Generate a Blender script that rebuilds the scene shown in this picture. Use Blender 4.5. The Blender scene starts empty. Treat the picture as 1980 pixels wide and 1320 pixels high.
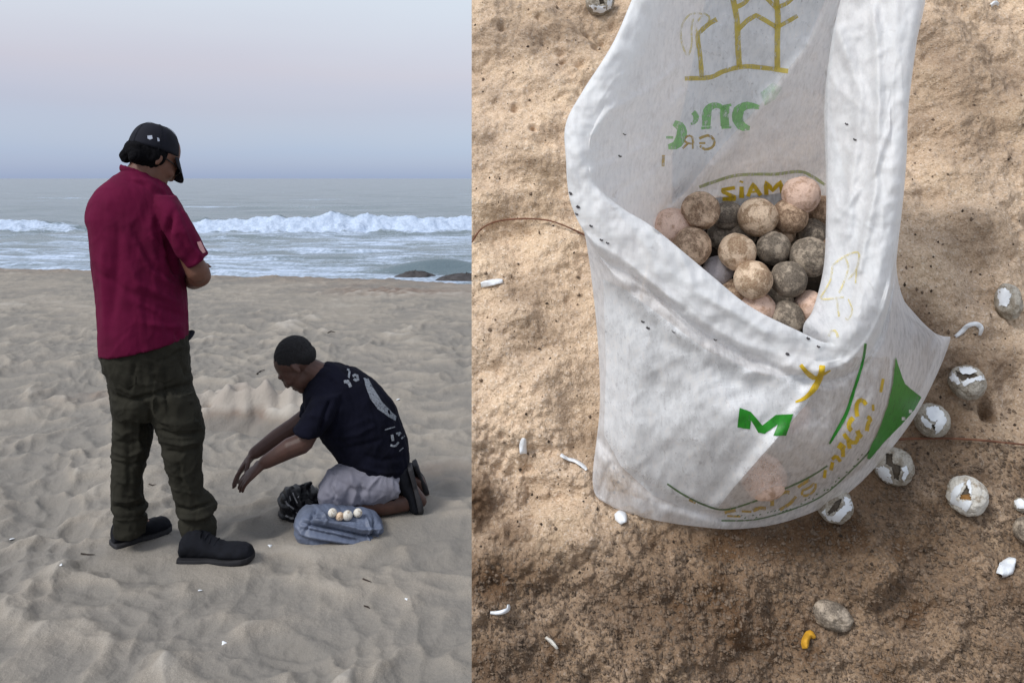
import bpy, bmesh, math, random
import numpy as np
from mathutils import Vector, Matrix
from mathutils.bvhtree import BVHTree
from mathutils.geometry import delaunay_2d_cdt

random.seed(7)
RNG = np.random.default_rng(11)
sc = bpy.context.scene
COL = sc.collection

# ------------------------------------------------------------------ camera
F = 1540.0          # focal length in photo pixels (28 mm lens)
HOR = 345.0         # horizon row
CX = 990.0
cam_d = bpy.data.cameras.new('camera')
cam = bpy.data.objects.new('camera', cam_d)
COL.objects.link(cam)
cam.location = (0, 0, 0)
cam.rotation_euler = (math.pi / 2, 0, 0)
cam_d.sensor_width = 36
cam_d.lens = F / 1980 * 36
cam_d.shift_y = -(660 - HOR) / 1980
cam_d.clip_start = 0.02
cam_d.clip_end = 30000
sc.camera = cam

# ------------------------------------------------------------------ sky + sun
SUN_EL, SUN_AZ = math.radians(47), math.radians(-130)   # azimuth from +Y towards +X: behind the camera, to its left
world = bpy.data.worlds.new('World')
sc.world = world
world.use_nodes = True
wn, wl = world.node_tree.nodes, world.node_tree.links
wn.clear()
wo = wn.new('ShaderNodeOutputWorld')
sky = wn.new('ShaderNodeTexSky')
sky.sky_type = 'NISHITA'
sky.sun_disc = False
sky.sun_elevation = SUN_EL
sky.sun_rotation = SUN_AZ
bg1 = wn.new('ShaderNodeBackground')
bg1.inputs['Strength'].default_value = 0.05
wl.new(sky.outputs[0], bg1.inputs['Color'])
# the pale layered dusk haze of the photograph, by elevation, the same all round
tc = wn.new('ShaderNodeTexCoord')
sep = wn.new('ShaderNodeSeparateXYZ')
wl.new(tc.outputs['Generated'], sep.inputs[0])
nz = wn.new('ShaderNodeTexNoise')
nz.inputs['Scale'].default_value = 2.2
nz.inputs['Detail'].default_value = 3
mp = wn.new('ShaderNodeMapping')
mp.inputs['Scale'].default_value = (1, 1, 5)
wl.new(tc.outputs['Generated'], mp.inputs[0])
wl.new(mp.outputs[0], nz.inputs['Vector'])
mul = wn.new('ShaderNodeMath'); mul.operation = 'MULTIPLY_ADD'
mul.inputs[1].default_value = 0.030; mul.inputs[2].default_value = -0.015
wl.new(nz.outputs['Fac'], mul.inputs[0])
addz = wn.new('ShaderNodeMath'); addz.operation = 'ADD'
wl.new(sep.outputs['Z'], addz.inputs[0]); wl.new(mul.outputs[0], addz.inputs[1])
ramp = wn.new('ShaderNodeValToRGB')
cr = ramp.color_ramp
stops = [(0.0, (.105, .160, .305)), (0.03, (.10, .15, .30)), (0.085, (.180, .155, .225)),
         (0.13, (.275, .215, .230)), (0.17, (.325, .290, .290)), (0.22, (.375, .37, .36)), (0.5, (.37, .37, .37)), (1.0, (.35, .36, .38))]
cr.elements[0].position = stops[0][0]; cr.elements[0].color = (*stops[0][1], 1)
cr.elements[1].position = 1.0; cr.elements[1].color = (*stops[-1][1], 1)
for p, c in stops[1:-1]:
    e = cr.elements.new(p); e.color = (*c, 1)
wl.new(addz.outputs[0], ramp.inputs[0])
bg2 = wn.new('ShaderNodeBackground'); bg2.inputs['Strength'].default_value = 1.0
wl.new(ramp.outputs[0], bg2.inputs['Color'])
adds = wn.new('ShaderNodeAddShader')
wl.new(bg1.outputs[0], adds.inputs[0]); wl.new(bg2.outputs[0], adds.inputs[1])
wl.new(adds.outputs[0], wo.inputs['Surface'])

sun_d = bpy.data.lights.new('sun', 'SUN')
sun_d.energy = 1.75
sun_d.angle = math.radians(18)
sun_d.color = (1.0, 0.97, 0.93)
sun = bpy.data.objects.new('sun', sun_d)
COL.objects.link(sun)
sdir = Vector((math.sin(SUN_AZ) * math.cos(SUN_EL), math.cos(SUN_AZ) * math.cos(SUN_EL), math.sin(SUN_EL)))
sun.rotation_euler = sdir.to_track_quat('Z', 'Y').to_euler()

sc.view_settings.view_transform = 'Standard'
sc.view_settings.look = 'None'
sc.view_settings.gamma = 1
sc.view_settings.exposure = 0.5
sc.view_settings.use_curve_mapping = False
sc.cycles.transparent_max_bounces = 16
sc.cycles.max_bounces = 8

# ------------------------------------------------------------------ numpy noise
def _hash(ix, iy, seed):
    h = (ix.astype(np.int64) * 374761393 + iy.astype(np.int64) * 668265263 + seed * 974711) & 0xffffffff
    h = ((h ^ (h >> 13)) * 1274126177) & 0xffffffff
    h = ((h ^ (h >> 16)) * 2246822519) & 0xffffffff
    return ((h ^ (h >> 15)) & 0xffffff) / float(0xffffff)

def perlin(x, y, seed=0):
    x = np.asarray(x, float); y = np.asarray(y, float)
    ix, iy = np.floor(x), np.floor(y)
    fx, fy = x - ix, y - iy
    ux, uy = fx * fx * fx * (fx * (fx * 6 - 15) + 10), fy * fy * fy * (fy * (fy * 6 - 15) + 10)
    def g(dx, dy):
        a = _hash(ix + dx, iy + dy, seed) * 2 * np.pi
        return np.cos(a) * (fx - dx) + np.sin(a) * (fy - dy)
    return ((g(0, 0) * (1 - ux) + g(1, 0) * ux) * (1 - uy) + (g(0, 1) * (1 - ux) + g(1, 1) * ux) * uy) * 1.5

def fbm(x, y, oct=4, seed=0, gain=.5):
    s = 0; a = 1
    for k in range(oct):
        s = s + a * perlin(x * 2 ** k + 17.3 * k, y * 2 ** k - 9.1 * k, seed + k); a *= gain
    return s

def worley(x, y, seed=0):
    x = np.asarray(x, float); y = np.asarray(y, float)
    ix, iy = np.floor(x), np.floor(y)
    f1 = np.full(x.shape, 9.0); f2 = np.full(x.shape, 9.0); idv = np.zeros(x.shape)
    for dx in (-1, 0, 1):
        for dy in (-1, 0, 1):
            px = ix + dx + .15 + .7 * _hash(ix + dx, iy + dy, seed)
            py = iy + dy + .15 + .7 * _hash(ix + dx, iy + dy, seed + 51)
            d = np.hypot(px - x, py - y)
            hid = _hash(ix + dx, iy + dy, seed + 99)
            new = d < f1
            f2 = np.where(new, f1, np.minimum(f2, d))
            idv = np.where(new, hid, idv)
            f1 = np.where(new, d, f1)
    return f1, f2, idv

def soft_worley(x, y, seed=0, k=7.0):
    x = np.asarray(x, float); y = np.asarray(y, float)
    ix, iy = np.floor(x), np.floor(y); s = np.zeros(x.shape)
    for dx in (-1, 0, 1):
        for dy in (-1, 0, 1):
            px = ix + dx + .15 + .7 * _hash(ix + dx, iy + dy, seed); py = iy + dy + .15 + .7 * _hash(ix + dx, iy + dy, seed + 51)
            s = s + np.exp(-k * np.hypot(px - x, py - y)) * (.35 + 1.3 * _hash(ix + dx, iy + dy, seed + 99))
    return -np.log(s) / k

def sstep(a, b, x):
    t = np.clip((x - a) / (b - a), 0, 1)
    return t * t * (3 - 2 * t)

# ------------------------------------------------------------------ object helpers
def tag(o, label=None, cat=None, group=None, kind=None):
    if label: o['label'] = label
    if cat: o['category'] = cat
    if group: o['group'] = group
    if kind: o['kind'] = kind
    return o

def empty(name, loc, label, cat, group=None):
    o = bpy.data.objects.new(name, None)
    COL.objects.link(o)
    o.location = loc
    o.empty_display_size = .05
    bpy.context.view_layer.update()
    return tag(o, label, cat, group)

def link(name, me, mat=None, parent=None, smooth=True):
    o = bpy.data.objects.new(name, me)
    COL.objects.link(o)
    if mat is not None: me.materials.append(mat)
    if smooth and len(me.polygons): me.polygons.foreach_set('use_smooth', [True] * len(me.polygons))
    if parent is not None:
        o.parent = parent
        o.matrix_parent_inverse = Matrix.Translation(-Vector(parent.matrix_world.translation if parent.parent else parent.location))
    return o

def mesh_from(name, V, Fc, mat=None, parent=None, smooth=True):
    me = bpy.data.meshes.new(name)
    me.from_pydata([tuple(map(float, v)) for v in V], [], [tuple(int(i) for i in f) for f in Fc])
    me.update()
    return link(name, me, mat, parent, smooth)

def grid_mesh(name, P, mat=None, parent=None, wrap_u=False, attrs=None, smooth=True):
    """P: (nu, nv, 3) array of points."""
    nu, nv = P.shape[:2]
    idx = np.arange(nu * nv).reshape(nu, nv)
    if wrap_u:
        idx = np.vstack([idx, idx[:1]])
    a, b, c, d = idx[:-1, :-1], idx[1:, :-1], idx[1:, 1:], idx[:-1, 1:]
    faces = np.stack([a, b, c, d], -1).reshape(-1, 4)
    me = bpy.data.meshes.new(name)
    me.vertices.add(nu * nv)
    me.vertices.foreach_set('co', P.reshape(-1, 3).astype(np.float32).ravel())
    me.loops.add(faces.size)
    me.loops.foreach_set('vertex_index', faces.ravel().astype(np.int32))
    me.polygons.add(len(faces))
    me.polygons.foreach_set('loop_start', np.arange(0, faces.size, 4, dtype=np.int32))
    me.polygons.foreach_set('loop_total', np.full(len(faces), 4, dtype=np.int32))
    me.update(calc_edges=True)
    me.validate()
    for k, v in (attrs or {}).items():
        at = me.attributes.new(k, 'FLOAT', 'POINT')
        at.data.foreach_set('value', np.asarray(v, np.float32).ravel())
    return link(name, me, mat, parent, smooth)

class Soup:
    """collects closed shapes; one mesh"""
    def __init__(s): s.V = []; s.F = []
    def add(s, V, Fc):
        n = len(s.V); s.V += [tuple(map(float, v)) for v in V]; s.F += [tuple(i + n for i in f) for f in Fc]
    def rings(s, R):
        n = len(R[0]); V = [v for r in R for v in r]; Fc = []
        for i in range(len(R) - 1):
            for j in range(n):
                Fc.append((i * n + j, i * n + (j + 1) % n, (i + 1) * n + (j + 1) % n, (i + 1) * n + j))
        Fc.append(tuple(reversed(range(n)))); Fc.append(tuple((len(R) - 1) * n + j for j in range(n)))
        s.add(V, Fc)
    def tube(s, pts, rad, n=12, flat=None, caps=True):
        """pts: 3-D points; rad: radii (or (r1, r2) with flat giving the r2 axis)"""
        P = [Vector(p) for p in pts]
        R = []
        prev = None
        for i, p in enumerate(P):
            t = (P[min(i + 1, len(P) - 1)] - P[max(i - 1, 0)]).normalized()
            if flat is not None:
                b = Vector(flat); b = (b - t * b.dot(t)).normalized()
            else:
                ref = prev if prev is not None else (Vector((0, 0, 1)) if abs(t.z) < .9 else Vector((1, 0, 0)))
                b = (ref - t * ref.dot(t)).normalized()
            prev = b
            a = t.cross(b)
            r = rad[i]
            ra, rb = (r if isinstance(r, tuple) else (r, r))
            R.append((p, t, a, b, ra, rb))
        out = []
        if caps:
            p, t, a, b, ra, rb = R[0]
            for k, (o, q) in enumerate(((-.95, .3), (-.7, .7))):
                out.append([p + t * o * min(ra, rb) + (a * math.cos(x) * ra + b * math.sin(x) * rb) * q for x in [2 * math.pi * j / n for j in range(n)]])
        for p, t, a, b, ra, rb in R:
            out.append([p + a * math.cos(x) * ra + b * math.sin(x) * rb for x in [2 * math.pi * j / n for j in range(n)]])
        if caps:
            p, t, a, b, ra, rb = R[-1]
            for k, (o, q) in enumerate(((.7, .7), (.95, .3))):
                out.append([p + t * o * min(ra, rb) + (a * math.cos(x) * ra + b * math.sin(x) * rb) * q for x in [2 * math.pi * j / n for j in range(n)]])
        s.rings(out)
    def ell(s, M, c, r, nu=20, nv=12, rot=None):
        """ellipsoid: M 4x4 frame, c local centre, r local radii, rot local Matrix"""
        R = []
        for i in range(nv + 1):
            th = math.pi * (i + .04) / (nv + .08) if 0 < i < nv else (0.06 if i == 0 else math.pi - .06)
            ring = []
            for j in range(nu):
                ph = 2 * math.pi * j / nu
                v = Vector((r[0] * math.sin(th) * math.cos(ph), r[1] * math.sin(th) * math.sin(ph), r[2] * math.cos(th)))
                if rot is not None: v = rot @ v
                ring.append(M @ (Vector(c) + v))
            R.append(ring)
        s.rings(R)
    def build(s, name, mat, parent, voxel=None, smooth=4, fac=.5, deform=None, sub=0):
        me = bpy.data.meshes.new(name)
        me.from_pydata(s.V, [], s.F); me.update()
        bm = bmesh.new(); bm.from_mesh(me); bmesh.ops.recalc_face_normals(bm, faces=bm.faces); bm.to_mesh(me); bm.free()
        if voxel or sub:
            t = bpy.data.objects.new('t', me); COL.objects.link(t)
            if voxel:
                m = t.modifiers.new('r', 'REMESH'); m.mode = 'VOXEL'; m.voxel_size = voxel
            if smooth:
                m = t.modifiers.new('s', 'SMOOTH'); m.factor = fac; m.iterations = smooth
            if sub:
                m = t.modifiers.new('u', 'SUBSURF'); m.levels = sub; m.render_levels = sub
            bpy.context.view_layer.update()
            dg = bpy.context.evaluated_depsgraph_get()
            me2 = bpy.data.meshes.new_from_object(t.evaluated_get(dg))
            bpy.data.objects.remove(t); me = me2; me.name = name
        if deform is not None:
            n = len(me.vertices)
            co = np.empty(n * 3, np.float32); me.vertices.foreach_get('co', co); co = co.reshape(-1, 3).astype(float)
            no = np.empty(n * 3, np.float32); me.vertices.foreach_get('normal', no); no = no.reshape(-1, 3).astype(float)
            co = deform(co, no)
            me.vertices.foreach_set('co', co.astype(np.float32).ravel()); me.update()
        return link(name, me, mat, parent)

# ------------------------------------------------------------------ materials
def new_mat(name):
    m = bpy.data.materials.new(name); m.use_nodes = True
    nt = m.node_tree; b = nt.nodes['Principled BSDF']
    return m, nt, b

def coords(nt, scale=(1, 1, 1)):
    t = nt.nodes.new('ShaderNodeTexCoord'); mpn = nt.nodes.new('ShaderNodeMapping')
    mpn.inputs['Scale'].default_value = scale
    nt.links.new(t.outputs['Object'], mpn.inputs[0])
    return mpn.outputs[0]

def noise(nt, vec, scale, detail=4, rough=.55, dist=0):
    n = nt.nodes.new('ShaderNodeTexNoise')
    n.inputs['Scale'].default_value = scale; n.inputs['Detail'].default_value = detail
    n.inputs['Roughness'].default_value = rough; n.inputs['Distortion'].default_value = dist
    nt.links.new(vec, n.inputs['Vector'])
    return n.outputs['Fac']

def cramp(nt, fac, stops):
    r = nt.nodes.new('ShaderNodeValToRGB'); e = r.color_ramp.elements
    e[0].position, e[0].color = stops[0][0], (*stops[0][1], 1)
    e[1].position, e[1].color = stops[-1][0], (*stops[-1][1], 1)
    for p, c in stops[1:-1]:
        x = e.new(p); x.color = (*c, 1)
    nt.links.new(fac, r.inputs[0])
    return r.outputs[0]

def mixc(nt, fac, a, b, mode='MIX'):
    m = nt.nodes.new('ShaderNodeMix'); m.data_type = 'RGBA'; m.blend_type = mode
    for s, v in ((0, fac), (6, a), (7, b)):
        if isinstance(v, (int, float)): m.inputs[s].default_value = v
        elif isinstance(v, tuple): m.inputs[s].default_value = (*v, 1)
        else: nt.links.new(v, m.inputs[s])
    return m.outputs[2]

def math_n(nt, op, a, b=0.0, clamp=False):
    m = nt.nodes.new('ShaderNodeMath'); m.operation = op; m.use_clamp = clamp
    for s, v in ((0, a), (1, b)):
        if isinstance(v, (int, float)): m.inputs[s].default_value = v
        else: nt.links.new(v, m.inputs[s])
    return m.outputs[0]

def bump(nt, b, h, strength=.5, dist=.01, prev=None):
    n = nt.nodes.new('ShaderNodeBump'); n.inputs['Strength'].default_value = strength; n.inputs['Distance'].default_value = dist
    nt.links.new(h, n.inputs['Height'])
    if prev is not None: nt.links.new(prev, n.inputs['Normal'])
    nt.links.new(n.outputs[0], b.inputs['Normal'])
    return n.outputs[0]

def simple(name, col, rough=.8, var=.25, scale=30, bscale=200, bstr=.2, bdist=.002, spec=.3, col2=None, coat=0):
    m, nt, b = new_mat(name)
    v = coords(nt)
    c2 = col2 or tuple(x * (1 - var) for x in col)
    c1 = tuple(min(1, x * (1 + var * .5)) for x in col)
    nt.links.new(cramp(nt, noise(nt, v, scale, 5), [(.32, c2), (.5, col), (.7, c1)]), b.inputs['Base Color'])
    b.inputs['Roughness'].default_value = rough
    b.inputs['Specular IOR Level'].default_value = spec
    b.inputs['Coat Weight'].default_value = coat
    bump(nt, b, noise(nt, v, bscale, 3), bstr, bdist)
    return m

def attr(nt, name):
    a = nt.nodes.new('ShaderNodeAttribute'); a.attribute_name = name
    return a.outputs['Fac']

# beach sand: grey-beige, fine
def beach_sand():
    m, nt, b = new_mat('beach_sand')
    v = coords(nt)
    big = noise(nt, v, 1.3, 4, .6)
    mid = noise(nt, v, 9, 5, .6)
    fine = noise(nt, v, 420, 2, .7)
    base = cramp(nt, big, [(.3, (.230, .212, .182)), (.5, (.265, .243, .210)), (.72, (.305, .272, .240))])
    base = mixc(nt, 1.0, base, (.93, .93, .91), 'MULTIPLY')
    c = mixc(nt, .55, base, cramp(nt, mid, [(.3, (.20, .187, .17)), (.7, (.34, .315, .285))]))
    c = mixc(nt, .5, c, cramp(nt, fine, [(.3, (.13, .12, .10)), (.5, (.31, .275, .23)), (.75, (.55, .50, .43))]), 'MIX')
    c = mixc(nt, attr(nt, 'dug'), c, (.175, .125, .10))
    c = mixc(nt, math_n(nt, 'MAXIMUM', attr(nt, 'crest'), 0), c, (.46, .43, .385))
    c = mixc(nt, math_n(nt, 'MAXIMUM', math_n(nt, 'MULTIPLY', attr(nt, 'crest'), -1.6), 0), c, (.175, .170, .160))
    nt.links.new(c, b.inputs['Base Color'])
    b.inputs['Roughness'].default_value = .95; b.inputs['Specular IOR Level'].default_value = .15
    n1 = bump(nt, b, noise(nt, v, 45, 5, .65), .6, .012)
    bump(nt, b, fine, .5, .002, n1)
    return m

def bank_sand():
    m, nt, b = new_mat('coarse_sand')
    v = coords(nt)
    g1 = noise(nt, v, 520, 2, .75)
    g2 = noise(nt, v, 1100, 1, .6)
    vor = nt.nodes.new('ShaderNodeTexVoronoi'); vor.inputs['Scale'].default_value = 520
    nt.links.new(v, vor.inputs['Vector'])
    grain = nt.nodes.new('ShaderNodeSeparateColor'); nt.links.new(vor.outputs['Color'], grain.inputs[0])
    c = cramp(nt, g1, [(.28, (.35, .27, .19)), (.45, (.65, .515, .38)), (.6, (.75, .61, .465)), (.78, (.90, .80, .67))])
    c = mixc(nt, .45, c, cramp(nt, grain.outputs[0], [(0, (.26, .19, .13)), (.15, (.55, .42, .295)), (.6, (.73, .575, .43)), (.9, (.86, .73, .59)), (1, (.93, .88, .82))]))
    big = noise(nt, v, 14, 5, .6)
    c = mixc(nt, .7, c, cramp(nt, big, [(.3, (.62, .57, .54)), (.5, (.92, .86, .80)), (.7, (1.0, .95, .86))]), 'MULTIPLY')
    damp_shade = mixc(nt, 1.0, c, (.20, .155, .12), 'MULTIPLY')  # dark tone for damp spots and for shade painted into the sand
    c = mixc(nt, attr(nt, 'damp_shade'), c, damp_shade)
    nt.links.new(c, b.inputs['Base Color'])
    b.inputs['Roughness'].default_value = .92; b.inputs['Specular IOR Level'].default_value = .2
    n1 = bump(nt, b, noise(nt, v, 120, 4, .7), .55, .006)
    n2 = bump(nt, b, vor.outputs['Distance'], .5, .0016, n1)
    return m

def water_mat():
    m, nt, b = new_mat('sea_water')
    v = coords(nt, (1, .55, 1))
    v2 = coords(nt, (.35, 1, 1))
    f = attr(nt, 'foam')
    n = noise(nt, v2, 1.6, 8, .68, .6)
    n2 = noise(nt, v, 7, 5, .7)
    nn = math_n(nt, 'ADD', math_n(nt, 'MULTIPLY', n, .75), math_n(nt, 'MULTIPLY', n2, .25))
    s = math_n(nt, 'ADD', f, math_n(nt, 'MULTIPLY', math_n(nt, 'SUBTRACT', nn, .5), 2.4))
    mask = math_n(nt, 'MULTIPLY', math_n(nt, 'SUBTRACT', s, .38), 2.6, True)
    wat = cramp(nt, noise(nt, v2, .35, 4), [(.35, (.12, .165, .19)), (.65, (.18, .225, .25))])
    foam = cramp(nt, n2, [(.3, (.34, .43, .57)), (.7, (.56, .65, .79))])
    nt.links.new(mixc(nt, mask, wat, foam), b.inputs['Base Color'])
    r = math_n(nt, 'ADD', math_n(nt, 'MULTIPLY', mask, .55), .22)
    nt.links.new(r, b.inputs['Roughness'])
    b.inputs['IOR'].default_value = 1.33
    n1 = bump(nt, b, noise(nt, v2, 2.4, 6, .6), .8, .10)
    bump(nt, b, nn, .5, .15, n1)
    return m

M_BEACH, M_BANK, M_SEA = beach_sand(), bank_sand(), water_mat()
M_SHIRT = simple('crimson_cotton', (.105, .0022, .030), .9, .18, 8, 900, .25, .0006, .2)
M_TROUSER = simple('olive_canvas', (.025, .024, .018), .92, .35, 14, 900, .3, .0006, .15)
M_NAVY = simple('navy_cap_cloth', (.006, .007, .014), .85, .3, 30, 900, .2, .0006)
M_TEE = simple('black_tee_cotton', (.0045, .005, .012), .95, .4, 12, 900, .25, .0006, .12)
M_SHORTS = simple('grey_shorts_cloth', (.20, .20, .245), .9, .2, 12, 700, .25, .0008)
M_SKIN1 = simple('tanned_skin', (.15, .070, .048), .55, .15, 25, 500, .12, .0008, .4)
M_SKIN2 = simple('dark_tanned_skin', (.078, .038, .029), .5, .2, 22, 500, .12, .0008, .4)
M_HAIR = simple('black_hair', (.003, .003, .0045), .9, .5, 120, 500, .8, .003, .12)
M_GREYHAIR = simple('cropped_greying_hair', (.015, .015, .017), .9, .5, 150, 700, .8, .002)
M_SHOE = simple('dark_shoe_leather', (.007, .008, .012), .9, .35, 30, 500, .4, .001, .2)
M_SOLE = simple('dark_rubber', (.012, .012, .015), .75, .3, 40, 500, .3, .001)
M_SOLE2 = simple('grey_rubber', (.028, .028, .032), .8, .3, 40, 500, .3, .001)
M_WHITEPRINT = simple('faded_white_print', (.20, .22, .25), .9, .7, 150, 600, .1, .0005, col2=(.05, .055, .07))
M_PATCH = simple('pale_pink_patch', (.60, .32, .32), .9, .15, 60, 600, .1, .0005)
M_LOGO = simple('white_stitching', (.42, .46, .55), .9, .3, 160, 600, .1, .0005)
M_GLASS = simple('dark_lens', (.004, .004, .005), .1, .1, 10, 50, 0, .001, .5)
M_EYE = simple('eye_dark', (.03, .02, .015), .2, .1, 10, 50, 0, .001, .5)
M_BLUEBAG = simple('slate_blue_plastic', (.115, .14, .205), .5, .28, 9, 60, .5, .004, .4)
M_BLACKBAG = simple('black_plastic', (.006, .006, .009), .45, .4, 14, 70, .5, .004, .25)
M_BAGPRINT = simple('pale_bag_marking', (.22, .22, .23), .6, .5, 60, 300, .2, .001)
M_TWIG = simple('reddish_twig', (.17, .075, .045), .8, .4, 60, 300, .5, .001)
M_TWIGD = simple('dark_twig', (.035, .025, .02), .8, .4, 60, 300, .5, .001)
M_PETAL = simple('yellow_peel', (.62, .33, .03), .7, .25, 120, 300, .3, .001)
M_ROCK = simple('wet_dark_rock', (.05, .045, .045), .6, .4, 6, 40, .6, .02, .4)
M_SHELLW = simple('white_shell_skin', (.78, .82, .86), .35, .12, 90, 500, .35, .0012, .5)
M_SHELLIN = simple('dark_shell_hollow', (.085, .068, .05), .6, .5, 90, 400, .4, .002, .3)
M_YOLK = simple('amber_residue', (.26, .12, .02), .35, .4, 90, 400, .4, .002, .5)
M_CRUMB = simple('sand_crumbs', (.17, .125, .09), .95, .5, 300, 900, .4, .001, .2)
M_GRIT = simple('dark_grit', (.05, .036, .026), .9, .5, 200, 900, .4, .001, .2)

def egg_mat(name, clean, dirt, amount, speck=.5):
    m, nt, b = new_mat(name)
    v = coords(nt)
    oi = nt.nodes.new('ShaderNodeObjectInfo')
    ad = nt.nodes.new('ShaderNodeVectorMath'); ad.operation = 'ADD'
    sc_ = nt.nodes.new('ShaderNodeVectorMath'); sc_.operation = 'SCALE'
    cmb = nt.nodes.new('ShaderNodeCombineXYZ')
    nt.links.new(oi.outputs['Random'], cmb.inputs[0]); nt.links.new(oi.outputs['Random'], cmb.inputs[1])
    nt.links.new(cmb.outputs[0], sc_.inputs[0]); sc_.inputs['Scale'].default_value = 9
    nt.links.new(v, ad.inputs[0]); nt.links.new(sc_.outputs[0], ad.inputs[1])
    v = ad.outputs[0]
    n = noise(nt, v, 78, 7, .68, .15)
    g = noise(nt, v, 700, 2, .7)
    c = cramp(nt, n, [(amount - .045, clean), (amount + .005, tuple((a + d) / 2 for a, d in zip(clean, dirt))), (amount + .06, dirt)])
    c = mixc(nt, speck * .6, c, cramp(nt, g, [(.3, tuple(x * .3 for x in dirt)), (.5, tuple((a + d) / 2 for a, d in zip(clean, dirt))), (.72, tuple(min(.9, x * 1.25) for x in clean))]))
    nt.links.new(c, b.inputs['Base Color'])
    b.inputs['Roughness'].default_value = .8
    n1 = bump(nt, b, n, .8, .004)
    bump(nt, b, g, .6, .0012, n1)
    return m
E_TAN = egg_mat('egg_sandy_tan', (.88, .68, .50), (.30, .18, .10), .50, .6)
E_BROWN = egg_mat('egg_sandy_brown', (.74, .54, .38), (.20, .12, .07), .47, .6)
E_GREY = egg_mat('egg_sandy_grey', (.50, .42, .33), (.11, .09, .07), .46, .55)
E_PINK = egg_mat('egg_pale_pink', (.88, .64, .52), (.50, .31, .21), .54, .35)
E_LAV = egg_mat('egg_pale_lilac', (.48, .45, .47), (.25, .22, .20), .6, .3)
E_WHITE = egg_mat('egg_white_dusty', (.74, .72, .66), (.34, .27, .19), .55, .35)
E_SHELLG = egg_mat('egg_shell_greyish', (.52, .49, .43), (.24, .20, .145), .50, .6)

# ------------------------------------------------------------------ projections used to lay the scene out
def ray(px, py):
    return Vector(((px - CX) / F, 1.0, (HOR - py) / F))
GZ = -1.5
def G(px, py, z=GZ):
    d = ray(px, py); return d * (z / d.z)

# ================================================================== BEACH
def edge_y(s):
    """distance of the berm edge as function of s = x / y"""
    px = s * F + CX
    return 1.5 * F / (np.interp(px, [-400, 0, 200, 420, 640, 780, 912, 2400], [515, 517, 522, 532, 536, 541, 549, 556]) - HOR)

def beach_h(x, y, detail=True):
    s = x / y
    wx = x + .12 * perlin(x * 2.1, y * 2.1, 3); wy = y + .12 * perlin(x * 2.1, y * 2.1, 4)
    h = .035 * fbm(x * .8, y * .8, 3, 21)
    tot = 0
    for k, (fx, fy, amp, sd) in enumerate(((2.4, 3.0, .046, 31), (4.8, 6.2, .036, 47), (9.5, 11.5, .020, 61))):
        a = .5 * k + .3
        ux = wx * math.cos(a) - wy * math.sin(a); uy = wx * math.sin(a) + wy * math.cos(a)
        f1 = np.clip(soft_worley(ux * fx, uy * fy, sd, 13), 0, .8)
        tot = tot + amp * 2.1 * f1 ** 2.2
    m = sstep(.1, .6, fbm(x * .5 + 5, y * .5, 2, 77) + .55)
    h = h + (tot - .055) * (.55 + .45 * m)
    h = h + .0045 * fbm(x * 14, y * 14, 3, 91)
    # dug heap behind the kneeling man and scuffed hollow beside it
    for (px, py, rx, ry, a) in ((475, 792, .46, .22, .11), (600, 800, .30, .2, .06), (250, 765, .5, .25, .03), (740, 565, 1.0, .45, .05)):
        g = G(px, py); d = ((x - g.x) / rx) ** 2 + ((y - g.y) / ry) ** 2
        h = h + a * np.exp(-d * 1.3) * (1 + .9 * perlin(x * 9, y * 9, 5))
    for (px, py, rx, ry, a) in ((470, 815, .34, .12, .10), (560, 825, .3, .10, .07)):
        g = G(px, py); d = ((x - g.x) / rx) ** 2 + ((y - g.y) / ry) ** 2
        h = h - a * np.exp(-d * 1.5)
    # flatten where people and bags rest
    for (px, py, r) in ((270, 1060, .20), (420, 1078, .24), (720, 985, .34), (655, 1030, .26), (575, 985, .16), (640, 975, .2), (800, 975, .2)):
        g = G(px, py); d = np.hypot(x - g.x, y - g.y)
        h = h * (1 - .92 * (1 - sstep(r * .55, r * 1.15, d)))
    fade = sstep(11, 5, y)
    h = h * (.45 + .55 * fade)
    ye = edge_y(s)
    drop = np.maximum(0, y - ye)
    return h - drop * .16 - np.minimum(drop, 1.2) ** 2 * .06 * 0

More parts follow.
